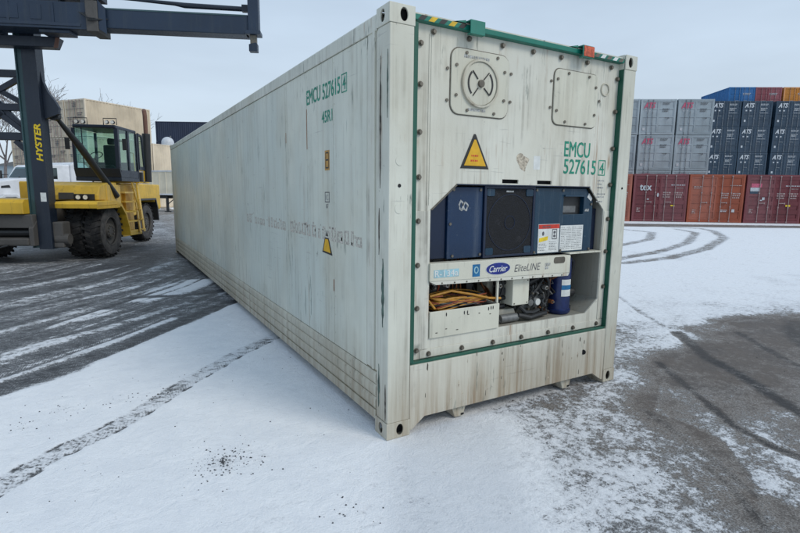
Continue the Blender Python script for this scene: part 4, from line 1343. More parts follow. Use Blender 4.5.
for k in range(6):      # puckered paint chips on the tray and the sill
    x = 0.42 + 0.1 * k
    MB().prism(oval(x + 0.02 * wq.random(), 0.70 + 0.13 * wq.random(), 0.006 + 0.006 * wq.random(), 0.004, 7), 0.0442, 0.0449, 'y').build("paint_chip", "scrape dark", tray)
for k in range(22):
    x, z = wq.uniform(0.3, 2.2), wq.uniform(0.14, 0.5)
    w, h = wq.uniform(0.004, 0.016), wq.uniform(0.01, 0.06)
    MB().prism([(x - w * 0.5, z), (x + w * 0.3, z - h * 0.3), (x + w * 0.5, z + h * 0.6), (x - w * 0.1, z + h)], 0.0068, 0.0078, 'y').build("paint_chip", "scrape dark" if k % 3 else "residue brown", RC)

# ------------------------------------------------------------------ the container handler
HX, HY = -3.153, 12.595
HR = thing("container_handler", "yellow container handler with black mast, glazed cab and dual front tyres, left of the reefer", "container handler", (HX, HY, 0), -0.41003)

def wheel(x0, w, r, yc, outer=True, dish=0.0):
    """a wheel whose axle runs along x; x0 inner face, w width"""
    m = MB()
    x1 = x0 + w
    prof = [(r * 0.50, x0 + 0.03), (r * 0.62, x0), (r * 0.90, x0 + 0.015), (r * 0.965, x0 + 0.05), (r * 0.965, x1 - 0.05), (r * 0.90, x1 - 0.015), (r * 0.62, x1), (r * 0.50, x1 - 0.03)]
    m.lathe(prof, 48, 'x', Matrix.Translation((0, yc, r)))
    n = 26
    for k in range(n):
        for sgn in (0, 1):
            a = 2 * pi * (k + 0.5 * sgn) / n
            M = Matrix.Translation((0, yc, r)) @ Matrix.Rotation(a, 4, 'X')
            xa, xb = (x0 - 0.002, x0 + w * 0.46) if sgn == 0 else (x0 + w * 0.54, x1 + 0.002)
            sk = 0.035
            t0, t1 = (sk, -sk) if sgn == 0 else (-sk, sk)
            z0_, z1_ = r * 0.93, r * 1.0
            e = 0.030
            vs = [(xa, t0 - e, z0_ * 0.985), (xb, t1 - e, z0_), (xb, t1 + e, z0_), (xa, t0 + e, z0_ * 0.985),
                  (xa, t0 - e * .8, z1_ * 0.985), (xb, t1 - e * .8, z1_), (xb, t1 + e * .8, z1_), (xa, t0 + e * .8, z1_ * 0.985)]
            m.add(vs, [(0, 3, 2, 1), (4, 5, 6, 7), (0, 1, 5, 4), (1, 2, 6, 5), (2, 3, 7, 6), (3, 0, 4, 7)], M)
    o = m.build("tyre", "tyre rubber", HR, smooth=True)
    sw = MB().lathe([(r * 0.56, x1 - 0.004), (r * 0.62, x1 + 0.004), (r * 0.78, x1 + 0.006), (r * 0.885, x1 - 0.006), (r * 0.885, x1 - 0.02), (r * 0.56, x1 - 0.02)], 48, 'x', Matrix.Translation((0, yc, r)))
    sw.build("sidewall", "tyre sidewall", o, smooth=True)
    rim = MB().lathe([(r * 0.56, x1 - 0.03), (r * 0.545, x1 + 0.002), (r * 0.52, x1 + 0.002), (r * 0.50, x1 - 0.06), (r * 0.30, x1 - 0.11), (r * 0.27, x1 - 0.03), (r * 0.12, x1 - 0.02), (0.0, x1 - 0.02), (0.0, x0 + 0.03), (r * 0.56, x0 + 0.03)], 36, 'x', Matrix.Translation((0, yc, r)))
    rm = rim.build("rim", "dirty frame", o, smooth=True)
    if outer:
        b = MB()
        for k in range(10):
            a = 2 * pi * k / 10
            c_, s_ = r * 0.21 * cos(a), r * 0.21 * sin(a)
            b.cyl((x1 - 0.03, yc + c_, r + s_), (x1 + 0.005, yc + c_, r + s_), 0.018, 6)
        b.build("wheel_nut_ring", "bolt steel", o)
    return o

for x0 in (1.40, 0.965):
    wheel(x0, 0.40, 0.665, 0.0, x0 > 1.2)
for x0 in (-1.565, -1.13):
    wheel(x0 - 0.035, 0.40, 0.665, 0.0)
wheel(0.76, 0.39, 0.63, 4.2)
wheel(-0.95, 0.39, 0.63, 4.2)
MB().cyl((-1.3, 0, 0.665), (1.5, 0, 0.665), 0.14, 16).build("axle", "dirty frame", HR)
MB().cyl((-0.8, 4.2, 0.63), (0.9, 4.2, 0.63), 0.12, 16).build("axle", "dirty frame", HR)

# frame and yellow bodywork
MB().prism([(-0.9, 0.7), (0.6, 0.55), (4.0, 0.60), (5.0, 0.75), (5.05, 1.30), (3.6, 1.35), (-0.7, 1.30)], -0.42, 0.62, 'x').build("chassis", "dirty frame", HR, bevel=0.02)
# front fender over the dual tyres, curving down behind them
for s in (1, -1):
    xa, xb = (0.95, 1.92) if s == 1 else (-1.62, -0.75)
    out_ = [(-0.93, 1.26), (-0.95, 1.36), (-0.90, 1.415), (0.10, 1.425), (0.42, 1.34), (0.68, 1.10), (0.86, 0.72), (0.90, 0.48), (0.85, 0.48), (0.80, 0.70), (0.63, 1.05), (0.40, 1.26), (0.10, 1.33), (-0.86, 1.32), (-0.88, 1.26)]
    MB().prism(out_, xa, xb, 'x').build("front_fender", "handler yellow", HR, bevel=0.008)
MB().prism([(-0.93, 1.25), (0.3, 1.25), (0.30, 1.328), (-0.86, 1.318), (-0.93, 1.30)], 1.90, 1.925, 'x').build("fender_lip", "handler yellow", HR)
# deck body behind fender, headlight nose
MB().prism([(-0.10, 1.43), (-0.10, 1.56), (0.05, 1.80), (0.45, 1.88), (1.0, 1.89), (1.0, 1.30), (0.4, 1.36), (0.2, 1.43)], 0.10, 1.58, 'x').build("front_body", "handler yellow", HR, bevel=0.03, seg=3)
MB().prism([(-0.7, 1.28), (-0.7, 1.42), (-0.15, 1.46), (0.9, 1.46), (0.9, 1.28)], -1.3, 0.08, 'x').build("front_body", "handler yellow", HR, bevel=0.03)
MB().box(0.66, 1.02, -0.12, -0.101, 1.45, 1.62).build("cable_cover", "dirty frame", HR, bevel=0.01)
lb = MB().box(1.02, 1.50, -0.135, 0.05, 1.438, 1.590).build("headlight_recess", "black machine", HR, bevel=0.01)
for x in (1.14, 1.31):
    h = MB().lathe([(0.0, -0.02), (0.055, -0.02), (0.062, 0.0), (0.062, 0.06), (0.0, 0.06)], 20, 'y', Matrix.Translation((x, -0.16, 1.51)), closed=False).build("headlight", "lamp lens", HR, smooth=True)
    MB().lathe([(0.062, -0.028), (0.072, -0.028), (0.072, 0.05), (0.062, 0.05)], 20, 'y', Matrix.Translation((x, -0.16, 1.51))).build("lamp_bezel", "black machine", h)
MB().prism([(0.35, 1.43), (0.75, 1.20), (0.9, 0.95), (1.18, 0.95), (1.18, 1.83), (0.35, 1.83)], 1.25, 1.60, 'x').build("side_body", "handler yellow", HR, bevel=0.02)
# rear body with counterweight
MB().prism([(1.2, 0.85), (3.2, 0.9), (3.45, 1.35), (4.75, 1.38), (5.3, 1.0), (5.45, 1.1), (5.40, 1.88), (1.2, 1.90)], -1.0, 1.20, 'x').build("rear_body", "handler yellow", HR, bevel=0.04, seg=3)
MB().prism([(3.40, 1.28), (3.50, 1.42), (4.9, 1.42), (5.05, 1.1), (5.1, 0.65), (5.04, 0.65), (4.98, 1.1), (4.86, 1.36), (3.55, 1.36), (3.45, 1.24)], 0.70, 1.24, 'x').build("rear_fender", "black machine", HR, bevel=0.006)
# stepped access block with compartments
sbk = MB().prism([(1.20, 0.50), (2.45, 0.50), (2.45, 1.83), (1.20, 1.83)], 1.21, 1.42, 'x').build("step_block", "handler yellow", HR, bevel=0.01)
for i, z in enumerate((0.50, 0.78, 1.06, 1.34, 1.60)):
    MB().box(1.421, 1.66, 1.30, 2.10, z, z + 0.045).build("step", "handler yellow", sbk, bevel=0.005)
for z in (0.545, 0.825, 1.105, 1.385):
    for y in (1.32, 1.72):
        MB().box(1.4205, 1.50, y, y + 0.02, z + 0.001, z + 0.23).build("step_web", "handler yellow", sbk)
MB().prism([(0.95, 0.42), (2.35, 0.40), (2.35, 0.50), (0.95, 0.499)], 1.30, 1.66, 'x').build("running_board", "handler yellow", HR, bevel=0.005)
# ladder
lad = MB()
for y0 in (2.12, 2.42):
    lad.bar((1.70, y0, 0.46), (1.52, y0 + 0.12, 1.95), 0.03, 0.11)
ladder = lad.build("ladder", "handler yellow", HR, bevel=0.004)
for i in range(5):
    z = 0.52 + i * 0.30
    MB().box(1.66 - (z - .46) * 0.12, 1.74 - (z - .46) * 0.12, 2.15, 2.44, z, z + 0.03).build("rung", "handler yellow", ladder)
for pts in ([(1.72, 2.10, 0.8), (1.70, 2.06, 1.6), (1.66, 2.12, 2.2), (1.60, 2.22, 2.75), (1.45, 2.35, 2.78)], [(1.74, 2.55, 1.95), (1.74, 2.55, 2.25), (1.60, 2.9, 2.28), (1.3, 3.2, 2.28), (1.3, 3.2, 1.9)], [(1.74, 1.60, 1.90), (1.76, 1.75, 1.5), (1.74, 2.0, 1.1)]):
    MB().tube(pts, 0.018, 8).build("handrail", "handler yellow", HR, smooth=True)
MB().box(0.6, 1.62, 2.45, 3.3, 1.905, 1.94).build("walk_plate", "handler yellow", HR)

# cab: dark frame, glass panes, seat and wheel inside
CX0, CX1, CY0, CY1, CZ0, CZ1 = 0.56, 1.72, 0.95, 2.25, 1.93, 3.40
cab = MB().prism([(CY0 + 0.05, CZ0), (CY1, CZ0), (CY1, CZ0 + 0.10), (CY0 + 0.05, CZ0 + 0.10)], CX0, CX1, 'x').build("cab_floor", "handler black", HR, bevel=0.01)
MB().prism([(CY0 + 0.06, CZ0 + 0.101), (CY0 - 0.02, CZ0 + 0.34), (CY0 + 0.05, CZ0 + 0.34), (CY0 + 0.14, CZ0 + 0.101)], CX0, CX1, 'x').build("cab_front_panel", "handler black", HR, bevel=0.01)
MB().box(CX0 + 0.04, CX1 - 0.04, CY0 - 0.03, CY1 + 0.05, CZ1 - 0.09, CZ1).build("cab_roof", "handler black", HR, bevel=0.03, seg=3)
MB().box(CX0, CX1, CY1 - 0.07, CY1, CZ0 + 0.101, CZ0 + 0.55).build("cab_rear_panel", "handler black", HR)
for x0, x1, y0, y1 in ((CX0, CX0 + 0.07, CY0 - 0.01, CY0 + 0.06), (CX1 - 0.10, CX1, CY0 - 0.01, CY0 + 0.09), (CX1 - 0.07, CX1, 1.58, 1.68), (CX1 - 0.07, CX1, CY1 - 0.07, CY1), (CX0, CX0 + 0.06, CY1 - 0.07, CY1)):
    MB().box(x0, x1, y0, y1, CZ0 + (0.341 if y0 < 1 else 0.10), CZ1 - 0.091).build("cab_pillar", "handler black", HR, bevel=0.006)
MB().box(CX1 - 0.06, CX1 - 0.003, CY0 + 0.1, 1.575, CZ0 + 0.101, CZ0 + 0.30).build("cab_side_panel", "handler black", HR, bevel=0.004)
MB().box(CX1 - 0.06, CX1 - 0.003, 1.685, CY1 - 0.075, CZ0 + 0.101, CZ0 + 0.30).build("cab_side_panel", "handler black", HR, bevel=0.004)
MB().box(CX0 + 0.003, CX0 + 0.06, CY0 + 0.1, CY1 - 0.075, CZ0 + 0.101, CZ0 + 0.34).build("cab_side_panel", "handler black", HR)
MB().box(CX0 + 0.071, CX1 - 0.101, CY0 + 0.015, CY0 + 0.021, CZ0 + 0.341, CZ1 - 0.091).build("front_window", "cab glass", HR)
MB().box(CX0 + 0.24, CX0 + 0.262, CY0 + 0.005, CY0 + 0.014, CZ0 + 0.341, CZ1 - 0.091).build("window_bar", "handler black", HR)
MB().box(CX1 - 0.03, CX1 - 0.024, CY0 + 0.09, 1.58, CZ0 + 0.301, CZ1 - 0.091).build("side_window", "cab glass", HR)
MB().box(CX1 - 0.03, CX1 - 0.024, 1.68, CY1 - 0.07, CZ0 + 0.301, CZ1 - 0.091).build("side_window", "cab glass", HR)
MB().box(CX0 + 0.03, CX0 + 0.036, CY0 + 0.06, CY1 - 0.07, CZ0 + 0.341, CZ1 - 0.091).build("side_window", "cab glass", HR)
MB().box(CX0 + 0.061, CX1 - 0.071, CY1 - 0.04, CY1 - 0.034, CZ0 + 0.551, CZ1 - 0.091).build("rear_window", "cab glass", HR)
# open door swung outwards at the rear edge
dr = MB().prism([(2.30, CZ0 + 0.35), (2.72, CZ0 + 0.35), (2.60, CZ1 - 0.10), (2.30, CZ1 - 0.06)], CX1 - 0.03, CX1 + 0.005, 'x', [[(2.35, CZ0 + 0.45), (2.655, CZ0 + 0.45), (2.555, CZ1 - 0.16), (2.35, CZ1 - 0.13)]]).build("cab_door", "handler black", HR)
MB().prism([(2.351, CZ0 + 0.451), (2.653, CZ0 + 0.451), (2.553, CZ1 - 0.162), (2.351, CZ1 - 0.132)], CX1 - 0.02, CX1 - 0.015, 'x').build("door_glass", "cab glass", dr)
se = MB().box(1.08, 1.48, 1.50, 1.64, 2.32, 2.92).build("seat", "cab interior", HR, bevel=0.04, seg=3)
MB().box(1.06, 1.50, 1.15, 1.64, 2.22, 2.33).build("seat_cushion", "cab interior", se, bevel=0.04)
MB().box(1.18, 1.38, 1.52, 1.63, 2.93, 3.10).build("head_rest", "cab interior", se, bevel=0.04)
st = MB().lathe([(0.155, -0.014), (0.17, 0.0), (0.155, 0.014), (0.14, 0.0)], 28, 'z', Matrix.Translation((1.02, 1.22, 2.62)) @ Matrix.Rotation(radians(38), 4, 'X')).build("steering_wheel", "cab interior", HR, smooth=True)
MB().cyl((1.02, 1.22, 2.62), (1.02, 1.05, 2.30), 0.03, 10).build("steering_column", "cab interior", st)
MB().box(0.90, 1.5, 1.02, 1.16, 2.04, 2.36).build("dashboard", "cab interior", HR, bevel=0.02)
# work lights
for xs in ((0.70, 0.86), (1.45, 1.60)):
    MB().tube([(xs[0] - 0.09, 1.0, 3.405), (xs[0] - 0.09, 1.0, 3.57), (xs[1] + 0.09, 1.0, 3.57), (xs[1] + 0.09, 1.0, 3.405)], 0.012, 6).build("lamp_guard", "black machine", HR)
    for x in xs:
        h = MB().lathe([(0.0, -0.03), (0.045, -0.03), (0.055, 0.0), (0.04, 0.06), (0.0, 0.06)], 16, 'y', Matrix.Translation((x, 0.98, 3.47)), closed=False).build("work_light", "black machine", HR, smooth=True)
        MB().cyl((x, 0.9485, 3.47), (x, 0.944, 3.47), 0.042, 16).build("lamp_lens", "lamp lens", h)
# exhaust stack
ex = MB().cyl((1.73, 2.85, 1.94), (1.76, 2.85, 3.38), 0.115, 18).build("exhaust_muffler", "black machine", HR, smooth=True, bevel=0.01)
MB().tube([(1.76, 2.85, 3.36), (1.76, 2.85, 3.90), (1.74, 2.88, 4.02), (1.70, 2.98, 4.07)], 0.062, 14).build("exhaust_pipe", "exhaust rust", ex, smooth=True)
MB().lathe([(0.02, 0), (0.17, 0), (0.17, 0.30), (0.02, 0.30)], 18, 'z', Matrix.Translation((1.30, 3.2, 1.94))).build("air_cleaner", "black machine", HR, smooth=True)

# mast: two uprights, cross bracing, tilt cylinders
def mirror(x):
    return 0.2 - x
for s in (1, -1):
    f_ = (lambda x: x) if s == 1 else mirror
    a, b = sorted((f_(0.70), f_(0.99)))
    MB().box(a, b, -1.18, -0.88, 0.33, 6.6).build("mast_upright", "handler black", HR, bevel=0.008)
    a, b = sorted((f_(0.60), f_(0.698)))
    MB().box(a, b, -1.16, -0.90, 0.36, 6.6).build("mast_channel", "mast edge", HR, bevel=0.006)
    a, b = sorted((f_(0.57), f_(0.598)))
    MB().box(a, b, -1.19, -1.05, 0.36, 6.6).build("mast_flange", "mast edge", HR)
    # curved bracket for the tilt cylinder
    pr = [(f_(0.991), 4.30), (f_(1.02), 4.08), (f_(1.10), 3.86), (f_(1.25), 3.64), (f_(1.31), 3.52), (f_(1.29), 3.38), (f_(1.20), 3.34), (f_(0.991), 3.26)]
    MB().prism(pr, -1.05, -0.95, 'y').build("tilt_bracket", "handler black", HR, bevel=0.006)
    MB().cyl((f_(1.12), -0.94, 3.36), (f_(1.12), -0.80, 3.36), 0.11, 16).build("tilt_eye", "black machine", HR)
    c = MB().tube([(f_(1.12), -0.75, 3.30), (f_(1.30), -0.20, 2.72), (f_(1.62), 0.86, 1.52)], [0.045, 0.085, 0.085], 14).build("tilt_cylinder", "black machine", HR, smooth=True)
    MB().box(*(sorted((f_(0.95), f_(1.20)))), -1.1, -0.75, 0.35, 0.95).build("mast_foot", "dirty frame", HR, bevel=0.03)
    MB().cyl((f_(1.0), -1.0, 0.55), (f_(1.3), -1.0, 0.55), 0.13, 16).build("mast_pivot", "dirty frame", HR, bevel=0.01)
MB().box(0.83, 0.95, -1.1835, -1.1805, 1.42, 1.62).build("white_plate", "label white", HR)
for z0, z1 in ((4.14, 4.29), (3.42, 3.57), (2.78, 2.95), (5.6, 5.75)):
    MB().box(-0.37, 0.569, -1.12, -1.0, z0, z1).build("mast_crossbar", "handler black", HR, bevel=0.008)
def brace(p0, p1):
    MB().bar(p0, p1, 0.11, 0.08).build("mast_brace", "handler black", HR)
brace((-0.36, -1.06, 3.58), (0.56, -1.06, 4.12))
brace((0.56, -1.04, 3.60), (-0.36, -1.04, 4.12))
for s in (1, -1):
    f_ = (lambda x: x) if s == 1 else mirror
    brace((f_(0.03), -1.06, 3.40), (f_(0.57), -1.06, 2.96))
    brace((f_(0.05), -1.04, 3.60), (f_(0.57), -1.04, 3.02))
    brace((f_(0.36), -1.06, 2.77), (f_(0.70), -1.06, 2.42))
for x in (0.63, -0.43):
    MB().cyl((x, -0.82, 1.0), (x, -0.82, 5.9), 0.045, 12).build("lift_cylinder", "black machine", HR, smooth=True)
MB().tube([(0.54, -0.93, 5.0), (0.55, -0.93, 3.0), (0.54, -0.95, 1.2)], 0.02, 6).build("hydraulic_hose", "black machine", HR)
# brand lettering reading upwards on the upright
tm = text_mesh("HYSTER", 0.80, 0.13, "brand yellow", 0.07, 0.2)
o = link("lettering", tm, HR, (0.955, -1.1825, 2.33))
o.rotation_euler = Matrix(((0, -1, 0), (0, 0, -1), (1, 0, 0))).to_euler()
# lower carriage: yellow beam and grimy crossmember
MB().prism([(-1.42, 1.14), (-1.42, 1.40), (-1.34, 1.47), (-0.95, 1.47), (-0.95, 1.14)], -1.4, 0.568, 'x').build("lower_beam", "handler yellow", HR, bevel=0.02)
MB().prism([(-1.30, 0.82), (-1.34, 1.13), (-0.9, 1.13), (-0.9, 0.82)], -1.4, 0.69, 'x').build("lower_crossmember", "dirty frame", HR, bevel=0.02)
MB().box(-1.4, 0.60, -1.38, -0.8, 0.42, 0.60).build("lower_crossmember", "dirty frame", HR, bevel=0.04)
MB().cyl((-1.3, -1.1, 0.71), (0.58, -1.1, 0.71), 0.10, 14).build("drive_housing", "black machine", HR)
MB().tube([(-0.35, -1.30, 0.50), (-0.10, -1.45, 0.36), (0.18, -1.40, 0.44)], 0.02, 6).build("hydraulic_hose", "black machine", HR)
MB().prism([(-1.35, 0.42), (-1.35, 0.82), (-1.05, 1.10), (-0.8, 1.10), (-0.8, 0.42)], 0.601, 0.699, 'x').build("hanger_plate", "dirty frame", HR, bevel=0.01)

for k in range(3):
    MB().tube([(2.3 + k * 0.05, -1.93, 5.3), (2.5, -2.0 - 0.01 * k, 5.18 - 0.03 * k), (2.75 + k * 0.04, -1.89, 5.2)], 0.012, 6).build("hydraulic_hose", "black machine", HR, smooth=True)
MB().tube([(0.3, -0.2, 1.5), (0.5, -0.6, 1.62), (0.66, -0.86, 1.4), (0.72, -0.86, 0.9)], 0.022, 8).build("hydraulic_hose", "black machine", HR, smooth=True)
for s in (1, -1):
    m_ = MB().box(1.80 if s == 1 else 0.36, 1.92 if s == 1 else 0.48, 0.98, 1.01, 2.75, 3.05).build("mirror", "black machine", HR, bevel=0.01)
    MB().bar((1.70 if s == 1 else 0.58, 1.02, 3.0), (1.86 if s == 1 else 0.42, 1.02, 2.98), 0.02, 0.02).build("mirror_arm", "black machine", m_)
# spreader
def sbox(name, x0, x1, y0, y1, z0, z1, mt="spreader navy", bv=0.012, parent=HR):
    return MB().box(x0, x1, y0, y1, z0, z1).build(name, mt, parent, bevel=bv)
mbm = sbox("spreader_beam", -2.15, 2.42, -1.90, -1.42, 4.97, 5.50)
MB().box(-2.15, 2.3, -1.915, -1.901, 5.03, 5.09).build("beam_flange", "spreader navy", mbm, bevel=0.003)
MB().box(-2.15, 2.42, -1.925, -1.901, 4.975, 5.0).build("beam_flange", "spreader navy", mbm)
for x in (0.9, 1.75):
    MB().box(x, x + 0.05, -1.912, -1.901, 5.09, 5.47).build("beam_stiffener", "spreader navy", mbm)
for x0, x1 in ((0.62, 1.12), (1.35, 1.56), (-0.6, 0.2)):
    MB().box(x0, x1, -1.909, -1.901, 5.14, 5.42).build("beam_patch", "spreader navy", mbm, bevel=0.002)
sbox("beam_foot", 1.46, 2.05, -1.86, -1.5, 4.90, 4.969)
MB().prism([(-2.0, 4.72), (1.50, 4.72), (1.60, 4.93), (-2.0, 4.93)], -1.44, -1.16, 'y').build("carriage_beam", "handler black", HR, bevel=0.01)
MB().prism([(1.52, 4.70), (1.60, 4.70), (1.66, 4.955), (1.58, 4.955)], -1.46, -1.441, 'y').build("carriage_end_plate", "exhaust rust", HR)
sbox("carriage_post", -0.3, 0.5, -1.415, -1.20, 4.95, 5.9)
MB().box(2.43, 2.66, -1.955, -1.37, 4.935, 5.535).build("beam_collar", "dirty frame", HR, bevel=0.01)
MB().prism([(2.665, 4.99), (2.665, 5.56), (2.81, 5.40), (2.81, 4.90)], -1.93, -1.915, 'y').build("collar_gusset", "spreader navy", HR)
MB().box(2.66, 5.66, -1.86, -1.46, 5.035, 5.435).build("telescopic_beam", "spreader navy", HR, bevel=0.015)
MB().box(2.68, 5.6, -1.868, -1.8605, 5.40, 5.43).build("wear_strip", "mast edge", HR)
MB().box(-5.46, -2.15, -1.86, -1.46, 5.035, 5.435).build("telescopic_beam", "spreader navy", HR, bevel=0.015)
MB().box(5.661, 5.885, -1.90, -1.66, 5.05, 6.3).build("end_post", "spreader navy", HR, bevel=0.012)
MB().box(5.60, 5.92, -1.93, -1.63, 5.035, 5.11).build("post_collar", "spreader navy", HR, bevel=0.006)
MB().box(5.69, 5.82, -1.85, -1.71, 4.80, 5.033).build("twistlock_shaft", "bolt steel", HR, bevel=0.004)
MB().prism([(5.66, 4.70), (5.84, 4.70), (5.84, 4.86), (5.80, 4.88), (5.66, 4.84)], -1.87, -1.69, 'y').build("twistlock", "spreader navy", HR, bevel=0.008)
MB().box(-5.68, -5.461, -1.90, -1.66, 5.05, 6.3).build("end_post", "spreader navy", HR, bevel=0.012)
MB().box(-5.62, -5.49, -1.85, -1.71, 4.72, 5.033).build("twistlock", "spreader navy", HR)
MB().tube([(2.2, -1.62, 5.74), (3.3, -1.62, 5.70), (4.1, -1.62, 5.66), (4.3, -1.62, 5.635), (5.60, -1.62, 5.62)], [0.022, 0.03, 0.04, 0.055, 0.050], 10).build("side_shift_rod", "handler black", HR, smooth=True)
MB().box(5.50, 5.66, -1.68, -1.56, 5.56, 5.70).build("rod_bracket", "handler black", HR, bevel=0.008)
MB().box(0.2, 2.7, -1.78, -1.52, 5.60, 5.72).build("upper_frame", "handler black", HR, bevel=0.01)
MB().box(1.1, 1.85, -1.80, -1.50, 5.502, 5.598).build("upper_block", "handler black", HR)
MB().box(2.28, 2.36, -1.80, -1.50, 5.502, 5.598).build("upper_block", "handler black", HR)
MB().cyl((2.50, -1.70, 5.54), (2.50, -1.70, 5.80), 0.07, 12).build("hydraulic_motor", "bolt steel", HR)

# ------------------------------------------------------------------ stacked containers
MESHC = {}

def wall_corr(m, x, y0, y1, z0, z1, sgn, pitch=0.28, depth=0.036):
    """corrugated sheet in the plane x = const"""
    ysq = []
    y = y0
    while y < y1 - 1e-6:
        for q, d in ((0, 0), (0.07, 0), (0.14, depth), (0.21, depth)):
            if y + q * pitch / 0.28 <= y1:
                ysq.append((y + q * pitch / 0.28, d))
        y += pitch
    ysq.append((y1, 0))
    vs, fs = [], []
    for yy, d in ysq:
        vs += [(x - sgn * d, yy, z0), (x - sgn * d, yy, z1)]
    for i in range(len(ysq) - 1):
        fs.append((2 * i, 2 * i + 2, 2 * i + 3, 2 * i + 1))
    m.add(vs, fs)

def cmeshes(w, h, l, col, style):
    k = (w, h, l, col, style)
    if k in MESHC:
        return MESHC[k]
    d = {}
    pm, pd = "box " + col, "box " + col + " door"
    m = MB()
    for x0 in (0, w - 0.11):
        for y0 in (0, l - 0.11):
            m.box(x0, x0 + 0.11, y0, y0 + 0.11, 0.1185, h - 0.1185)
            for z0 in (0, h - 0.118):
                m.box(x0 - 0.002, x0 + 0.112, y0 - 0.002 if y0 == 0 else y0 - 0.05, y0 + 0.16 if y0 == 0 else l + 0.002, z0, z0 + 0.118)
        xr = 0.004 if x0 == 0 else w - 0.064
        m.box(xr, xr + 0.06, 0.161, l - 0.161, 0.02, 0.14)
        m.box(xr, xr + 0.06, 0.161, l - 0.161, h - 0.085, h - 0.004)
    for y0 in (0.004, l - 0.07):
        m.box(0.113, w - 0.113, y0, y0 + 0.06, 0.015, 0.14)
        m.box(0.113, w - 0.113, y0, y0 + 0.06, h - 0.12, h - 0.004)
    d["frame"] = m.mesh("frame", pm)
    m = MB()
    wall_corr(m, 0.022, 0.11, l - 0.11, 0.14, h - 0.085, -1)
    d["side_wall"] = m.mesh("side_wall", pm)
    m = MB()
    wall_corr(m, w - 0.022, 0.11, l - 0.11, 0.14, h - 0.085, 1)
    d["side_wall_b"] = m.mesh("side_wall", pm)
    d["roof"] = MB().box(0.066, w - 0.066, 0.066, l - 0.066, h - 0.045, h - 0.025).mesh("roof", pm)
    d["end_wall"] = MB().box(0.112, w - 0.112, l - 0.065, l - 0.03, 0.141, h - 0.121).mesh("end_wall", pm)
    # door leaves
    lw = (w - 0.23) / 2
    for nm, x0 in (("door", 0.114), ("door_b", 0.114 + lw + 0.003)):
        m = MB()
        z0, z1 = 0.15, h - 0.13
        n = 5 if style in ('maroon', 'plain') else 4
        m.box(x0, x0 + lw - 0.002, 0.035, 0.06, z0, z1)
        for a in (x0, x0 + lw - 0.062):
            m.box(a, a + 0.06, 0.008, 0.0345, z0, z1)
        hh = (z1 - z0) / n
        for i in range(n + 1):
            zc = min(max(z0 + i * hh, z0 + 0.035), z1 - 0.035)
            t = 0.035 if style != 'maroon' else 0.11
            zz0, zz1 = max(z0, zc - t), min(z1, zc + t)
            m.box(x0 + 0.061, x0 + lw - 0.063, 0.012, 0.0345, zz0, zz1)
        d[nm] = m.mesh("door", pd)
    rp = "rod pale" if col in ("maroon", "rust", "crimson", "orange", "beige") else "rod grey"
    m = MB().cyl((0, -0.012, 0.06), (0, -0.012, h - 0.05), 0.017 if h < 3 else .017, 8)
    for z in (0.075, h - 0.09, h * 0.33, h * 0.62):
        m.box(-0.035, 0.035, -0.02, 0.0075, z - 0.03, z + 0.03)
    d["locking_rod"] = m.mesh("locking_rod", rp)
    m = MB().box(0, 0.30, -0.040, -0.028, h * 0.41, h * 0.41 + 0.035)
    m.box(0.27, 0.32, -0.045, 0.007, h * 0.40, h * 0.41 + 0.05)
    d["door_handle"] = m.mesh("door_handle", rp if style != 'grey' else "print dark")
    MESHC[k] = d
    return d

def stroke_mesh(key, rows, w, h, mat, seed):
    """block of small print, far too small to read: rows of short strokes"""
    k = ("strokes", key)
    if k in TXT:
        return TXT[k]
    q = random.Random(seed)
    m = MB()
    for i in range(rows):
        z = h - (i + 0.5) * h / rows
        x = 0
        e_ = w * q.uniform(0.7, 1)
        while x < e_:
            a = q.uniform(0.04, 0.12)
            m.box(x, min(x + a, e_), -0.002, 0, z - h / rows * 0.28, z + h / rows * 0.28)
            x += a + 0.03
    TXT[k] = m.mesh("printed_lines", mat)
    return TXT[k]

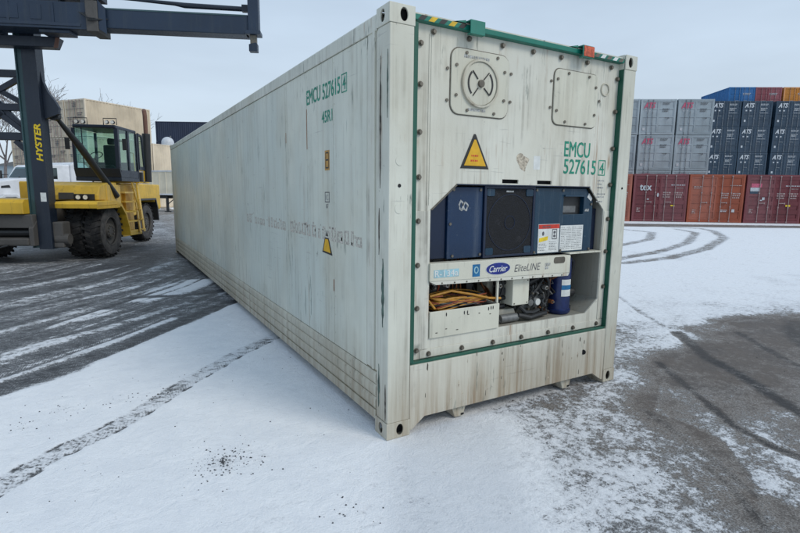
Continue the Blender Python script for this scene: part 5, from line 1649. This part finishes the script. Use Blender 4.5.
def container(loc, rz, w, h, l, col, style, label, group, seed=0):
    q = random.Random(seed * 13 + 5)
    loc = (loc[0] + q.uniform(-0.03, 0.03), loc[1] + q.uniform(-0.03, 0.03), loc[2])
    rz += radians(q.uniform(-0.25, 0.25))
    c = thing("shipping_container", label, "shipping container", loc, rz, group)
    d = cmeshes(w, h, l, col, style)
    for nm in ("frame", "side_wall", "side_wall_b", "roof", "end_wall", "door", "door_b"):
        link(nm.replace("_b", ""), d[nm], c)
    lw = (w - 0.23) / 2
    if style == 'grey':
        rods = [0.114 + lw * 0.36, 0.114 + lw * 0.66]
        rods2 = []
    else:
        rods = [0.114 + lw * 0.42, 0.114 + lw * 0.80]
        rods2 = [0.114 + lw * 1.20, 0.114 + lw * 1.58]
    if style != 'grey':
        hx = rods[0], rods2[0] if rods2 else rods[1]
    for i, x in enumerate(rods + rods2):
        r_ = link("locking_rod", d["locking_rod"], c, (x, 0, 0))
        if i in (0, 2) and style != 'grey':
            link("door_handle", d["door_handle"], r_, (0, 0, 0.0))
    if style == 'grey':
        link("door_handle", d["door_handle"], c, (0.114 + lw * 1.42, 0, h * 0.06))
    def pr(key, rows, x, z, pw, ph, mat):
        link("printed_lines", stroke_mesh(key, rows, pw, ph, mat, len(key)), c, (x, 0.0045, z))["kind"] = "stuff"
    R_ = 0.114 + lw
    if style == 'grey':
        text_front("ATS", 0.26, -0.0035, h * 0.745, 0.78, 0.40, "print pink", c, bold=0.07, shear=0.25)
        pr("g1", 2, 0.35, h * 0.64, 0.12, 0.14, "print white")
        pr("g1", 2, 0.62, h * 0.64, 0.12, 0.14, "print white")
        pr("g2", 3, R_ + 0.30, h * 0.84, 0.55, 0.18, "print dark")
        pr("g3", 3, R_ + 0.30, h * 0.64, 0.50, 0.28, "print dark")
        MB().box(0.22, 0.42, 0.004, 0.007, h * 0.12, h * 0.20).build("notice_plate", "print white", c)
    elif style == 'navy':
        text_front("ATS", 0.22, -0.0035, h * 0.745, 0.92, 0.42, "print white", c, bold=0.07, shear=0.3)
        for x in (0.32, 0.74):
            MB().box(x, x + 0.15, 0.004, 0.007, h * 0.60, h * 0.65).build("notice_plate", "print white", c)
        pr("n1", 2, R_ + 0.30, h * 0.82, 0.78, 0.20, "print white")
        pr("n2", 3, R_ + 0.35, h * 0.62, 0.65, 0.30, "print white")
        pr("n3", 1, R_ + 0.25, h * 0.52, 0.85, 0.08, "print white")
        MB().box(0.24, 0.42, 0.004, 0.007, h * 0.19, h * 0.27).build("notice_plate", "print white", c)
    elif style == 'beige':
        for zz in (0.30, 0.52, 0.74):
            MB().box(0.16, w - 0.16, -0.004, 0.0065, h * zz, h * zz + 0.03).build("door_seam", "print dark", c)
        MB().box(w / 2 - 0.02, w / 2 + 0.02, -0.004, 0.0065, 0.16, h - 0.14).build("door_seam", "print dark", c)
        pr("b1", 3, 0.9, h * 0.78, 0.55, 0.40, "print dark")
        pr("b2", 2, R_ + 0.3, h * 0.55, 0.6, 0.3, "print dark")
        pr("b3", 2, 0.3, h * 0.45, 0.5, 0.25, "print dark")
        pr("b4", 3, 0.3, h * 0.14, 0.4, 0.35, "print dark")
    elif style in ('small',):
        pr("s1", 2, 0.25 * w, h * 0.30, 0.4, 0.35, "print white")
        pr("s2", 2, R_ + 0.1, h * 0.66, 0.9, 0.25, "print white")
        pr("s3", 2, R_ + 0.2, h * 0.25, 0.6, 0.30, "print white")
    elif style == 'maroon':
        pr("m1", 1, R_ + 0.55, h * 0.76, 0.75, 0.07, "print white")
        pr("m2", 1, R_ + 0.85, h * 0.70, 0.35, 0.06, "print faded")
        pr("m3", 3, R_ + 0.15, h * 0.50, 0.42, 0.36, "print faded")
        pr("m4", 3, R_ + 0.85, h * 0.50, 0.35, 0.36, "print faded")
        pr("m5", 3, 0.24, h * 0.20, 0.20, 0.26, "print faded")
        pr("m6", 1, 0.75, h * 0.455, 0.14, 0.10, "print white")
    elif style == 'plain':
        pr("p1", 2, 0.25, h * 0.70, 0.42, 0.16, "print faded")
        pr("p2", 3, R_ + 0.25, h * 0.50, 0.42, 0.34, "print faded")
        pr("p3", 3, R_ + 0.85, h * 0.50, 0.42, 0.34, "print faded")
        pr("p4", 1, R_ + 0.70, h * 0.76, 0.60, 0.07, "print faded")
        pr("p5", 2, R_ + 0.30, h * 0.22, 0.34, 0.14, "print white")
        MB().box(R_ + 0.88, R_ + 1.03, 0.004, 0.007, h * 0.22, h * 0.28).build("notice_plate", "print white", c)
        pr("p6", 3, 0.25, h * 0.18, 0.22, 0.24, "print faded")
    return c

def at(r, d, ox, oy, rz):
    p = cf(r, d)
    return (p[0] + ox * cos(rz) - oy * sin(rz), p[1] + ox * sin(rz) + oy * cos(rz))

# front row on the right
RZ = -YAW - 0.085
G1 = "single row of containers on the ground at the right"
wm, hm = 2.90, 2.62
r0, d0 = 12.95, 28.3
row = [(-1, "rust", 'plain', "orange-brown container at the left end of the ground row, half hidden by the reefer"),
       (0, "maroon", 'maroon', "dark maroon container in the ground row with white tex lettering on its door"),
       (1, "rust", 'plain', "orange-brown container in the ground row between the two maroon containers"),
       (2, "maroon", 'maroon', "dark maroon container in the ground row with a red and white emblem on its door"),
       (3, "rust", 'plain', "brown container at the right end of the ground row, cut by the picture edge")]
for i, col, sty, lab in row:
    x, y = at(r0, d0, i * (wm + 0.07), 0, RZ)
    c = container((x, y, ground_z(x, y) - 0.0), RZ, wm, hm, 12.192, col, sty, lab, G1, i)
    if i == 0:
        text_front("tex", 0.34, 0.004, hm * 0.66, 0.62, 0.30, "print white", c, bold=0.045)
        MB().prism(oval(1.33, hm * 0.565, 0.05, 0.11, 12), 0.003, 0.006, 'y').build("emblem", "print white", c)
        MB().box(2.05, 2.27, 0.003, 0.006, hm * 0.33, hm * 0.355).build("sticker", "label yellow", c)
    if i == 2:
        MB().box(0.24, 0.78, 0.003, 0.006, hm * 0.74, hm * 0.82).build("emblem", "print pink", c)
        MB().box(0.20, 0.70, 0.003, 0.006, hm * 0.66, hm * 0.735).build("emblem", "print white", c)
        MB().box(0.20, 0.62, 0.003, 0.006, hm * 0.61, hm * 0.655).build("emblem", "box navy", c)
        MB().box(2.10, 2.34, 0.003, 0.006, hm * 0.35, hm * 0.385).build("sticker", "label yellow", c)
        MB().box(0.85, 0.98, 0.003, 0.006, hm * 0.48, hm * 0.535).build("emblem", "print white", c)

# grey stack behind
G2 = "grey containers with pink lettering"
wg, hg = 2.58, 2.59
RZg = -YAW - 0.06
cols_g = ["left column half hidden by the reefer", "middle column", "right column beside the navy stacks"]
tiers = ["bottom", "second", "top"]
for i in range(-1, 2):
    for t in range(3):
        x, y = at(17.87, 38.9, i * (wg + 0.12) , 0, RZg)
        z = GREAR + t * (hg + 0.02)
        container((x, y, z), RZg, wg, hg, 12.192, "grey", 'grey', "grey container with pink letters, %s tier, %s" % (tiers[t], cols_g[i + 1]), G2, 20 + i * 3 + t)

# navy stacks farther back
G3 = "navy containers with white lettering"
wn_, hn = 2.98, 2.59
RZn = -YAW - 0.05
cn_ = ["left column partly behind the grey stack", "middle column under the blue container", "right column at the picture edge", "last column, cut off by the picture edge"]
for i in range(4):
    for t in range(4):
        x, y = at(32.15, 54.0, i * (wn_ + 0.10)  + (0.28 if i >= 2 else 0), 0, RZn)
        z = GREAR + t * (hn + 0.02)
        container((x, y, z), RZn, wn_, hn, 12.192, "navy", 'navy', "navy container with white letters, %s tier, %s" % (["bottom", "second", "third", "top"][t], cn_[i]), G3, 50 + i * 4 + t)
# short containers standing on the rear half of the navy stacks
G4 = "short coloured containers on top of the navy stacks"
for i, (col, lab) in enumerate((("blue", "bright blue short container on top of the navy stacks, beside the crimson one"), ("crimson", "crimson short container on top of the navy stacks between blue and orange"), ("orange", "orange short container on top of the navy stacks at the right picture edge"))):
    x, y = at(37.55, 60.0, i * 2.95 + (0.15 if i > 1 else 0), 0, RZn)
    container((x, y, GREAR + 4 * (hn + 0.02)), RZn, 2.88, hn, 6.058, col, 'small', lab, G4, 90 + i)

# ------------------------------------------------------------------ left background
RZb = -YAW - 0.414
G5 = "beige containers stacked behind the handler"
bx, by = -25.0 - 2.438 * cos(0.414), 41.0 + 2.438 * sin(0.414)
wb, hb = 2.438, 2.896
names = [("nearest column, directly behind the handler cab", 3, 0, 0, 6.058), ("second column, behind the mast", 3, -1, 0, 6.058), ("third column, seen through the mast bracing", 2, -2, 0, 6.058), ("far left column, beyond the mast", 2, -3, 0, 6.058), ("rear column beside the reefer's far end", 2, 0, 1, 6.058), ("rearmost column behind the dome tank", 1, 0, 2, 6.058)]
k = 0
for nm, nt, i, j, l in names:
    for t in range(nt):
        x, y = at(bx, by, i * 2.50, j * 6.15, RZb)
        container((x, y, t * (hb + 0.02)), RZb, wb, hb, l, "beige", 'beige', "beige container, %s tier, %s" % (["bottom", "second", "top"][t], nm), G5, 120 + k)
        k += 1

# dark navy long containers far behind, broadside
G6 = "dark navy containers far behind the reefer"
for t in range(4):
    x, y = at(-33.3, 70.0, 0, 0, -YAW + 0.03)
    # long side towards the camera: turned a quarter
    rz = -YAW + 0.03 + pi / 2
    px, py = at(-33.3 + 12.192, 70.4, 0, 0, 0)
    container((px, py, t * 2.70), rz, 2.438, 2.68, 12.192, "darknavy", 'small', "dark navy container standing broadside far behind the reefer, %s tier" % ["bottom", "second", "third", "top"][t], G6, 150 + t)

# white round-topped tank beside it
p = cf(-26.75, 59.0)
tk = thing("storage_tank", "white round-topped tank peeking over the beige container by the reefer's far end", "tank", (p[0], p[1], 0))
MB().lathe([(0, 0.3), (0.68, 0.3), (0.68, 6.95)] + [(0.68 * cos(radians(a)), 6.95 + 0.68 * sin(radians(a))) for a in range(10, 90, 10)] + [(0.0, 7.63)], 28, 'z', closed=False).build("tank_shell", "tank white", tk, smooth=True)
MB().lathe([(0.02, 0), (0.75, 0), (0.75, 0.32), (0.02, 0.32)], 20, 'z').build("tank_foot", "grey machine", tk)
MB().cyl((0.3, -0.2, 7.4), (0.3, -0.2, 7.75), 0.06, 10).build("tank_vent", "grey machine", tk)

# cream box trailer on its landing legs
TR = thing("box_trailer", "cream low-sided trailer parked behind the handler, on black landing legs", "trailer", cf(-18.6, 38.6), -YAW - 0.25)
MB().box(-1.2, 10.8, 0, 2.4, 1.30, 3.10).build("trailer_body", "cream trailer paint", TR, bevel=0.02)
MB().box(-1.25, 10.85, -0.03, -0.001, 3.02, 3.12).build("top_rail", "truck white", TR)
MB().box(-1.25, 10.85, -0.03, -0.001, 1.28, 1.40).build("bottom_rail", "truck white", TR)
for i in range(20):
    x = -0.9 + i * 0.6
    MB().box(x, x + 0.05, -0.025, -0.001, 1.401, 3.019).build("side_post", "cream trailer paint", TR)
MB().box(-1.1, 10.7, 0.6, 0.75, 1.02, 1.299).build("frame_rail", "black machine", TR)
MB().box(-1.1, 10.7, 1.65, 1.8, 1.02, 1.299).build("frame_rail", "black machine", TR)
for i in range(9):
    MB().box(-1.0 + i * 1.25, -0.9 + i * 1.25, 0.05, 2.35, 1.20, 1.298).build("cross_beam", "black machine", TR)
for y in (0.35, 1.9):
    lg = MB().box(0.55, 0.70, y, y + 0.14, 0.06, 1.20).build("landing_leg", "black machine", TR)
    MB().box(0.42, 0.83, y - 0.06, y + 0.20, 0.0, 0.06).build("leg_foot", "black machine", lg)
    MB().bar((0.62, y + 0.07, 0.55), (1.5, y + 0.07, 1.2), 0.05, 0.05).build("leg_brace", "black machine", lg)
for x in (8.0, 9.3):
    for y in (0.15, 2.0):
        w_ = MB().lathe([(0.28, y), (0.46, y), (0.50, y + 0.04), (0.50, y + 0.24), (0.46, y + 0.28), (0.28, y + 0.28)], 28, 'y', Matrix.Translation((x, 0, 0.5))).build("wheel", "tyre rubber", TR, smooth=True)
        MB().lathe([(0.0, y + 0.08), (0.28, y + 0.03), (0.28, y + 0.25), (0.0, y + 0.2)], 20, 'y', Matrix.Translation((x, 0, 0.5)), closed=False).build("rim", "grey machine", w_, smooth=True)

# white road tractor behind the mast, nose to the left
TT = thing("tractor_truck", "white bonneted lorry tractor parked behind the handler's mast", "truck", (0, 0, 0))
hd = (-0.39, -0.921)
A_ = cf(-17.25, 24.0)
tz = atan2(hd[1] * cos(YAW) * 1.0 - hd[0] * sin(YAW) * 1.0, hd[0] * cos(YAW) + hd[1] * sin(YAW))
TT.location = (A_[0], A_[1], 0)
TT.rotation_euler = (0, 0, tz)
# local: +x forward, +y to the truck's left (towards the camera); origin under the left windscreen corner
Wt = 2.15
MB().prism([(0.0, 1.05), (1.75, 0.95), (1.90, 1.15), (1.86, 1.75), (1.70, 1.95), (0.9, 2.10), (0.0, 2.20)], -Wt + 0.25, -0.22, 'y').build("bonnet", "truck white", TT, bevel=0.09, seg=4)
MB().prism([(-1.75, 0.95), (-0.001, 0.95), (0.02, 2.14), (-0.36, 2.74), (-0.50, 2.82), (-1.75, 2.88)], -Wt + 0.05, -0.05, 'y').build("cab_body", "truck white", TT, bevel=0.06, seg=3)
MB().prism([(-2.9, 0.95), (-1.76, 0.95), (-1.76, 2.90), (-2.0, 3.02), (-2.5, 3.0), (-2.9, 2.6)], -Wt, 0.0, 'y').build("sleeper", "truck white", TT, bevel=0.14, seg=4)
gl = [(0.035, -Wt + 0.22, 2.19), (0.035, -0.22, 2.19), (-0.325, -0.26, 2.71), (-0.325, -Wt + 0.26, 2.71)]
MB().add(gl + [(v[0] - 0.02, v[1], v[2]) for v in gl], [(0, 1, 2, 3), (7, 6, 5, 4), (0, 4, 5, 1), (1, 5, 6, 2), (2, 6, 7, 3), (3, 7, 4, 0)]).build("windscreen", "truck glass", TT)
MB().box(0.03, 0.07, -Wt / 2 - 0.02, -Wt / 2 + 0.02, 2.2, 2.25).build("wiper_mount", "black machine", TT)
for s in (0, 1):
    y0 = -0.048 if s == 0 else -Wt + 0.028
    dd = MB().box(-1.15, -0.12, y0, y0 + 0.02, 1.10, 2.12).build("door", "truck white", TT, bevel=0.01)
    MB().prism([(-1.10, 2.16), (-0.12, 2.16), (-0.42, 2.66), (-1.10, 2.70)], y0, y0 + 0.012, 'y').build("side_window", "truck glass", TT)
    MB().box(-1.02, -0.86, y0 + 0.021, y0 + 0.04, 1.86, 1.90).build("handle", "black machine", dd)
    ym = 0.30 if s == 0 else -Wt - 0.42
    mr = MB().box(-0.02, 0.06, ym - 0.10, ym + 0.10, 2.05, 2.55).build("mirror", "black machine", TT, bevel=0.02)
    MB().bar((-0.05, -0.05 if s == 0 else -Wt + 0.05, 2.35), (0.0, ym, 2.35), 0.03, 0.03).build("mirror_arm", "black machine", mr)
    yf = -0.30 if s == 0 else -Wt - 0.02
    MB().prism([(0.45, 0.85), (0.55, 1.20), (0.85, 1.42), (1.35, 1.42), (1.65, 1.20), (1.72, 0.85), (1.62, 0.85), (1.52, 1.12), (1.30, 1.30), (0.88, 1.30), (0.66, 1.12), (0.56, 0.85)], yf, yf + 0.32, 'y').build("wheel_arch", "truck white", TT, bevel=0.02)
    for x, yy in ((1.10, yf + 0.02), (-3.6, yf + 0.0), (-4.9, yf)):
        w_ = MB().lathe([(0.28, yy), (0.46, yy), (0.50, yy + 0.03), (0.50, yy + 0.25), (0.46, yy + 0.28), (0.28, yy + 0.28)], 28, 'y', Matrix.Translation((x, 0, 0.5))).build("wheel", "tyre rubber", TT, smooth=True)
        MB().lathe([(0.0, yy + 0.05), (0.28, yy + 0.05), (0.28, yy + 0.24), (0.0, yy + 0.24)], 20, 'y', Matrix.Translation((x, 0, 0.5)), closed=False).build("rim", "galvanised steel", w_, smooth=True)
MB().prism([(0.95, 1.72), (1.35, 1.70), (1.33, 1.80), (1.0, 1.84)], -0.219, -0.205, 'y').build("bonnet_vent", "black machine", TT)
MB().box(1.88, 1.93, -Wt + 0.5, -0.5, 1.05, 1.70).build("grille", "galvanised steel", TT, bevel=0.01)
MB().box(1.85, 2.05, -Wt - 0.05, 0.05, 0.45, 0.80).build("bumper", "truck white", TT, bevel=0.04)
for y in (-0.42, -Wt + 0.30):
    MB().box(1.86, 1.92, y, y + 0.14, 1.2, 1.4).build("headlight", "lamp lens", TT, bevel=0.02)
MB().prism([(-6.0, 0.70), (1.7, 0.70), (1.7, 0.94), (-6.0, 0.94)], -1.5, -0.65, 'y').build("chassis_frame", "black machine", TT)
MB().tube([(-3.05, -0.25, 0.9), (-3.05, -0.25, 3.0), (-3.10, -0.25, 3.15), (-3.25, -0.25, 3.20)], 0.065, 12).build("exhaust_stack", "black machine", TT, smooth=True)
MB().cyl((-1.7, 0.02, 0.72), (-0.3, 0.02, 0.72), 0.24, 20).build("fuel_tank", "galvanised steel", TT, smooth=True, bevel=0.02)

# ------------------------------------------------------------------ bare trees
def tree(r, d, h, seed, label, spread=1.0):
    q = random.Random(seed)
    p = cf(r, d)
    t = thing("bare_tree", label, "tree", (p[0], p[1], 0), 0, "leafless trees on the left skyline")
    tr_, cw = MB(), MB()
    def grow(p0, dr_, ln, rad, lvl, m):
        n = 4
        pts, rs_ = [p0], [rad]
        p_, v = Vector(p0), Vector(dr_)
        for i in range(n):
            v = (v + Vector((q.uniform(-1, 1), q.uniform(-1, 1), q.uniform(-0.5, 0.9))) * 0.13).normalized()
            p_ = p_ + v * ln / n
            pts.append(tuple(p_))
            rs_.append(rad * (1 - 0.55 * (i + 1) / n))
        m.tube(pts, [max(v_, 0.016) for v_ in rs_], 6 if lvl < 2 else 3, caps=False)
        if lvl >= 6:
            return
        nb = 3 if lvl < 5 else 2
        if lvl == 0:
            nb = 4
        for b in range(nb):
            f_ = q.uniform(0.45, 1.0) if lvl else q.uniform(0.7, 1.0)
            k_ = min(int(f_ * n), n - 1)
            base = Vector(pts[k_]).lerp(Vector(pts[k_ + 1]), f_ * n - k_ if f_ < 1 else 1)
            side = Vector((q.uniform(-1, 1), q.uniform(-1, 1), q.uniform(-0.15, 0.55))).normalized()
            nd = (v * 0.75 + side * 0.75 * spread).normalized()
            grow(tuple(base), nd, ln * q.uniform(0.62, 0.84), rs_[k_ + 1] * 0.85, lvl + 1, cw)
    grow((0, 0, -0.1), (0, 0, 1), h * 0.34, h * 0.016, 0, tr_)
    tr_.build("trunk", "tree bark", t, smooth=True)
    cw.build("crown", "tree bark", t)
for a in ((-55.0, 64, 15.5, 3, "bare tree at the far left edge, seen through the mast bracing"), (-48.0, 62, 17.0, 8, "tall bare tree left of the mast, behind the mast bracing"),
          (-40.5, 64, 14.5, 5, "bare tree right of the mast, above the beige stack"), (-44.5, 70, 16.0, 11, "bare tree just behind the mast bracket"), (-42.5, 75, 15.5, 14, "faint bare tree farther back, right of the mast bracket")):
    tree(*a)

# low line of far trees and sheds on the horizon at the left edge
for r_, d_, w_, h_, lab in ((-62, 78, 15, 5.0, "low grey shed on the horizon at the left picture edge"),):
    p = cf(r_, d_)
    sh_ = thing("shed", lab, "shed", (p[0], p[1], 0), -YAW)
    MB().box(0, w_, 0, 8, 0, h_).build("wall", "box grey", sh_)
    MB().prism([(-0.3, h_), (w_ + 0.3, h_), (w_ / 2, h_ + 1.4)], -0.3, 8.3, 'y').build("roof", "grey machine", sh_)
    MB().box(4, 8, -0.05, -0.001, 0, 3.6).build("door", "rod grey", sh_)

# ------------------------------------------------------------------ grit lying on the snow
gq = random.Random(21)
sm = MB()
def stone(x, y, s):
    vs = []
    for i in range(6):
        a = i * pi / 3 + gq.random() * 0.5
        vs.append((x + s * cos(a) * gq.uniform(0.7, 1.2), y + s * sin(a) * gq.uniform(0.6, 1.1), -0.004))
    top = [(v[0] * 0.45 + x * 0.55, v[1] * 0.45 + y * 0.55, -0.002 + s * gq.uniform(0.4, 0.8)) for v in vs]
    sm.add(vs + top, [tuple(range(6, 12))] + [(i, (i + 1) % 6, 6 + (i + 1) % 6, 6 + i) for i in range(6)])
for i in range(240):
    a, r_ = gq.uniform(0, 2 * pi), abs(gq.gauss(0, 0.13))
    stone(-1.05 + r_ * cos(a) * 1.1, 0.27 + r_ * sin(a), 0.002 + 0.0075 * gq.random() ** 2.2)
for i in range(150):
    stone(gq.uniform(-2.6, 0.3), gq.uniform(-1.4, 2.2), 0.002 + 0.005 * gq.random() ** 2)
for cx_, cy_ in ((-2.0, 1.68), (-1.6, 1.7), (-1.3, 1.65), (-2.2, 1.5), (-0.95, 0.05), (-0.6, -0.6), (-0.85, -0.9)):
    for i in range(14):
        stone(cx_ + gq.gauss(0, 0.11), cy_ + gq.gauss(0, 0.07), gq.uniform(0.003, 0.009))
for i in range(160):
    stone(gq.uniform(0.8, 5.5), gq.uniform(-2.0, 0.6), gq.uniform(0.002, 0.006))
o = sm.build("grit", "gravel stone")
o["kind"] = "stuff"
o["label"] = "small dark grit stones scattered on the snow"
